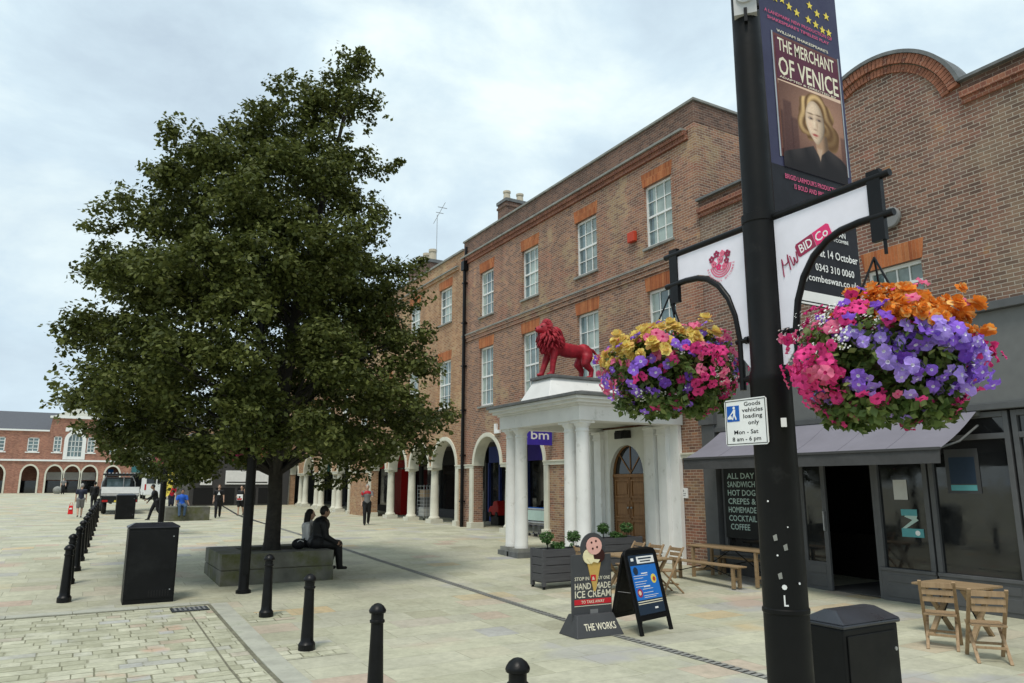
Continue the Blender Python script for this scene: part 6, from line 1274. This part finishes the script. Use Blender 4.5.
# ================================================================== PEOPLE
def person(loc, rz, label, shirt='cloth_black', trousers='cloth_black', skin='skin', hair='hair_dark', long_hair=False, pose='walk', stride=.22, shorts=False, short_sleeves=True, arms=((.15, .1, .3), (-.15, .1, .3)), shoe='shoe', vest=None, H=1.74, voxel=.022, lean=0., head_turn=0., fem=False, fingers=True, bulk=1.08):
    k_ = H/1.75; t = thing('person', label, 'person', loc, rz); pr = []; V_ = lambda x, y, z: Vector((x, y, z))*k_
    def cap(a, b, r0, r1, m_): bb_ = bulk if m_ in (shirt, trousers) else 1.; pr.append(('c', tuple(a), tuple(b), r0*k_*bb_, r1*k_*bb_, m_))
    sw = .165 if fem else .19
    hips = .93; legs = trousers if not shorts else skin
    if pose == 'sit':
        py = 0.; hz = .47; top = lambda x, z, ex=0: V_(x, lean*(z-hz)+ex, z)
        cap(V_(-.09, 0, hz+.10), V_(.09, 0, hz+.10), .125, .125, trousers); cap(top(0, hz+.12), top(0, hz+.30), .135, .125, shirt); cap(top(0, hz+.32), top(0, hz+.46), .13, .15, shirt); cap(top(-sw+.04, hz+.50), top(sw-.04, hz+.50), .075, .075, shirt)
        sh_z = hz+.52; neck = top(0, hz+.56); head = top(0, hz+.735, .02)
        for i, s in enumerate((-1, 1)):
            kn = V_(.13*s, .44, hz+.04+(.02 if i else 0)); an = V_(.12*s, .44-.10*stride*5+(.10 if i else -.06), .09)
            cap(V_(.09*s, .02, hz+.09), kn, .10, .076, trousers); cap(kn, an, .072, .054, trousers if not shorts else skin); cap(an+V_(0, -.03, -.04), an+V_(.01*s, .14, -.05), .04, .032, shoe)
        shoulders = [top(s*sw, hz+.50) for s in (-1, 1)]
    else:
        top = lambda x, z, ex=0: V_(x, lean*(z-.9)+ex, z)
        cap(V_(-.075, 0, .93), V_(.075, 0, .93), .12, .12, trousers); cap(top(0, 1.0), top(0, 1.16), .13, .125, shirt); cap(top(0, 1.18), top(0, 1.30), .128, .145, shirt); cap(top(-sw+.045, 1.385), top(sw-.045, 1.385), .07, .07, shirt); neck = top(0, 1.45); head = top(0, 1.625, .02)
        for i, s in enumerate((-1, 1)):
            fy = stride*(1 if i else -1); kn = V_(.095*s, fy*.45+.05, .50); an = V_(.09*s, fy-(.05 if fy < 0 else 0), .085+(.05 if fy < 0 and stride > .1 else 0))
            th = trousers
            if shorts: md = V_(.09*s, 0, .90).lerp(kn, .85); cap(V_(.085*s, 0, .90), md, .098, .088, th); cap(md, kn, .062, .058, skin)
            else: cap(V_(.085*s, 0, .90), kn, .104, .080, th)
            cap(kn, an, .058 if shorts else .074, .040 if shorts else .060, skin if shorts else trousers); cap(an+V_(0, -.03, -.045), an+V_(.01*s, .14, -.055+(-.03 if fy < 0 and stride > .1 else 0)), .040, .030, shoe)
        shoulders = [top(s*sw, 1.395) for s in (-1, 1)]
    cap(neck-V_(0, .0, .06), neck+V_(0, .012, .07), .052, .048, skin)
    pr.append(('e', tuple(head), (.076*k_, .095*k_, .118*k_), skin)); pr.append(('e', tuple(head+V_(0, .03, -.05)), (.055*k_, .062*k_, .065*k_), skin)); pr.append(('c', tuple(head+V_(0, .088, .01)), tuple(head+V_(0, .108, -.022)), .012*k_, .016*k_, skin))
    for s in (-1, 1): pr.append(('e', tuple(head+V_(.078*s, -.005, -.005)), (.012*k_, .022*k_, .032*k_), skin))
    hands = []
    for s, shd, (fwd_, outw, bend) in zip((-1, 1), shoulders, arms):
        d1 = Vector((outw*s, math.sin(fwd_), -math.cos(fwd_))).normalized(); el_ = shd+d1*.28*k_; f2 = fwd_+bend; d2 = Vector((outw*.4*s-(.25*s if bend > 1 else 0), math.sin(f2), -math.cos(f2))).normalized(); wr = el_+d2*.245*k_
        cap2 = cap
        md = shd.lerp(el_, .55); cap2(shd, md, .064, .060, shirt); cap2(md, el_, .046 if short_sleeves else .056, .041 if short_sleeves else .052, skin if short_sleeves else shirt); cap2(el_, wr, .040 if short_sleeves else .050, .028 if short_sleeves else .038, skin if short_sleeves else shirt); hc = wr+d2*.05*k_; cap2(wr, hc, .028, .034, skin); hands.append((hc, d2, s))
    me = blob(pr, voxel*k_, 3)
    keys = []; 
    for p in pr:
        m_ = p[5] if p[0] == 'c' else p[3]
        if m_ not in keys: keys.append(m_)
    me.materials.clear(); 
    for m_ in keys: me.materials.append(M[m_])
    n = len(me.polygons); cen_ = np.empty(n*3); me.polygons.foreach_get('center', cen_); cen_ = cen_.reshape(-1, 3); best = np.full(n, 9.); bi = np.zeros(n, dtype=np.int32)
    for p in pr:
        if p[0] == 'c':
            a = np.array(p[1]); b = np.array(p[2]); ab_ = b-a; tt = np.clip(((cen_-a)@ab_)/max(1e-9, ab_@ab_), 0, 1); dd = np.linalg.norm(cen_-(a+tt[:, None]*ab_), axis=1)-(p[3]+(p[4]-p[3])*tt); m_ = p[5]
        else:
            a = np.array(p[1]); r = np.array(p[2]); dd = (np.linalg.norm((cen_-a)/r, axis=1)-1)*r.min(); m_ = p[3]
        up_ = dd < best; best[up_] = dd[up_]; bi[up_] = keys.index(m_)
    me.polygons.foreach_set('material_index', bi)
    if fingers:
        bm = bmesh.new(); bm.from_mesh(me); q = MB().m(skin); sk = keys.index(skin)
        for hc, d2, s in hands:
            side = d2.cross(Vector((1, 0, 0))); side = side.normalized() if side.length > .2 else Vector((0, 1, 0)); nrm_ = d2.cross(side).normalized()*s
            for j_, (o_, l_) in enumerate(((-.024, .060), (-.008, .075), (.008, .072), (.023, .058))):
                p = hc+side*o_*k_+d2*.022*k_; q.path([p, p+d2*l_*.55*k_, p+d2*l_*.9*k_-nrm_*.018*k_], [.009*k_, .0085*k_, .006*k_], 6)
            p = hc+side*-.028*k_-d2*.01*k_; q.path([p, p-side*.025*k_+d2*.02*k_, p-side*.032*k_+d2*.05*k_], [.011*k_, .010*k_, .007*k_], 6)
        vs = [bm.verts.new(v_) for v_ in q.v]
        for f_ in q.f: fa_ = bm.faces.new([vs[i] for i in f_]); fa_.material_index = sk; fa_.smooth = True
        bm.to_mesh(me); bm.free()
    o = bpy.data.objects.new('body', me); C.objects.link(o); par(o, t, True)
    # hair, face
    hq = MB().m(hair); hd = head
    if hair != 'none':
        s0 = len(hq.v); hq.ball(tuple(hd+V_(0, -.018, .022)), (.086*k_, .098*k_, .112*k_), 14, 10)
        # keep the face free
        keep = [f_ for f_ in hq.f if not all((Vector(hq.v[i])-hd).y > .045*k_ and (Vector(hq.v[i])-hd).z < .062*k_ for i in f_)]; hq.f = keep; hq.mi = [0]*len(keep)
        if long_hair:
            for (x_, y_, l_) in ((-.05, -.07, .36), (0, -.085, .40), (.05, -.07, .36), (-.075, -.02, .30), (.075, -.02, .30)):
                hq.path([hd+V_(x_, y_, .04), hd+V_(x_*1.15, y_-.015, -.12), hd+V_(x_*1.2, y_-.03, -l_*.75), hd+V_(x_, y_-.02, -l_)], [.045*k_, .045*k_, .038*k_, .012*k_], 8)
        hq.build('hair', t, smooth=60, local=True)
    fq = MB().m('cloth_black')
    for s in (-1, 1): fq.ball(tuple(hd+V_(.031*s, .086, .012)), (.011*k_, .006*k_, .007*k_), 8, 6); fq.ball(tuple(hd+V_(.031*s, .088, .033)), (.017*k_, .005*k_, .004*k_), 8, 4)
    fq.m('maroon').ball(tuple(hd+V_(0, .090, -.053)), (.022*k_, .006*k_, .006*k_), 8, 6); fq.build('face_detail', t, local=True)
    if vest: vest(t, top, k_, V_)
    return t
# seated couple on the planter edge
seat_off = .31-.49
person((4.76, 17.02, seat_off+.0), math.radians(-90), 'seated person in black jacket and trousers on the planter edge', 'cloth_black', 'cloth_black', 'skin_b', 'hair_dark', pose='sit', stride=.1, short_sleeves=False, arms=((.12, .05, .95), (.2, .05, .85)), lean=.20, voxel=.014, H=1.86, bulk=1.28)
person((4.68, 17.42, seat_off), math.radians(-112), 'seated person with long dark hair and pale top beside companion', 'cloth_white', 'cloth_black', 'skin', 'hair_dark', True, pose='sit', stride=.1, short_sleeves=False, arms=((.05, .05, 1.0), (.05, .05, 1.0)), lean=.02, voxel=.014, H=1.76, fem=True, bulk=1.1)
hb = thing('handbag', 'black handbag lying on the planter beside the seated couple', 'bag', (4.36, 16.95, .31)); MB().m('cloth_black').ball((4.36, 16.95, .42), (.16, .10, .12), 12, 8).build('bag_body', hb, smooth=60); MB().m('silver').path([(4.30, 16.87, .47), (4.36, 16.845, .51), (4.44, 16.87, .47)], .012, 6).build('strap', hb)
def yoke(t, top, k_, V_):
    q = MB().m('cloth_red'); q.ball(tuple(top(0, 1.36)), (.185*k_, .150*k_, .115*k_), 14, 8)
    for s in (-1, 1): q.ball(tuple(top(.20*s, 1.34)), (.070*k_, .072*k_, .12*k_), 10, 8)
    q.build('red_yoke', t, smooth=60, local=True)
person((10.96, 31.5, 0), math.radians(165), 'person walking past the arches in red shouldered black shirt', 'cloth_grey', 'cloth_black', 'skin', 'hair_grey', stride=.16, arms=((.5, .1, 1.3), (-.1, .12, .2)), vest=yoke)
def chest(t, top, k_, V_):
    q = MB().m('sign_white').prism([(-.08, 1.2), (.08, 1.2), (.0, 1.38)], lambda u, v, n: tuple(top(u, v, .150+n)), 0, .01); q.build('shirt_print', t, local=True)
person((6.48, 42.0, 0), math.radians(170), 'person in black printed T-shirt walking towards the camera', 'cloth_black', 'cloth_black', stride=.2, arms=((.15, .18, .25), (-.1, .18, .3)), vest=chest, hair='hair_brown')
def tote(t, top, k_, V_):
    q = MB().m('sign_white').prism(rect(-.16, .88, .18, 1.22), lambda u, v, n: (u*k_, (.20+n)*k_, v*k_), 0, .05); q.m('lamp_red').prism(rect(-.12, .90, .16, 1.0), lambda u, v, n: (u*k_, (.25+n)*k_, v*k_), 0, .006); q.m('hair_brown').prism(circ(.02, 1.07, .06, n=10), lambda u, v, n: (u*k_, (.25+n)*k_, v*k_), 0, .006); q.build('carried_tote', t, local=True)
person((8.0, 44.1, .03), math.radians(150), 'person in shorts carrying a white printed bag with arm raised', 'cloth_black', 'cloth_black', stride=.14, shorts=True, arms=((.7, .35, 2.0), (.3, .1, 1.1)), vest=tote, H=1.66, hair='hair_dark')
person((4.45, 39.75, .66-.47), math.radians(180), 'person in bright blue T-shirt and jeans sitting on the stone block', 'cloth_blue', 'denim', 'skin_b', 'hair_dark', pose='sit', stride=.1, arms=((.35, .25, .75), (.35, .25, .75)), lean=.05)
person((3.45, 41.2, 0), math.radians(95), 'person in dark coat leaning forward while walking left', 'cloth_black', 'cloth_black', 'skin_b', 'hair_dark', stride=.28, short_sleeves=False, arms=((.5, .05, .5), (.2, .05, .4)), lean=.28)
man = person((.20, 45.0, gz(45)), math.radians(5), 'grey haired person seen from behind in navy shirt and grey shorts', 'cloth_navy', 'cloth_grey', 'skin', 'hair_grey', stride=.12, shorts=True, arms=((.0, .16, .1), (.1, .16, .15)))
rbg = thing('red_bag', 'red carrier bag held by the grey haired person in shorts', 'bag', (-.22, 45.05, .1)); gb_ = gz(45); q = MB().m('bag_red').frustum((-.33, 44.93), (-.09, 45.15), gb_+.18, (-.30, 45.0), (-.12, 45.08), gb_+.62); q.m('sign_white').box((-.27, 44.925, gb_+.42), (-.15, 44.965, gb_+.50)); q.build('bag_body', rbg, bevel=.03); MB().m('bag_red').path([(-.29, 45.04, gb_+.62), (-.24, 45.04, gb_+.76), (-.16, 45.04, gb_+.76), (-.12, 45.04, gb_+.62)], .012, 6).build('handle', rbg)
person((.95, 54.5, gz(54.5)), math.radians(0), 'distant person in dark clothes walking away left of the truck', 'cloth_black', 'cloth_black', stride=.2, short_sleeves=False, voxel=.03, fingers=False)
person((5.05, 50.5, gz(50.5)), math.radians(180), 'distant person in red top standing beside the stone block', 'cloth_red', 'cloth_navy', 'skin', 'hair_brown', stride=.05, voxel=.03, fingers=False, H=1.7)
person((-1.35, 93, gz(93)), math.radians(180), 'tiny distant person standing in front of the hall arches', 'cloth_grey', 'cloth_black', stride=.1, voxel=.035, fingers=False)
person((2.3, 88, gz(88)), math.radians(30), 'tiny distant person in black between hall and truck', 'cloth_black', 'cloth_navy', stride=.15, voxel=.035, fingers=False)
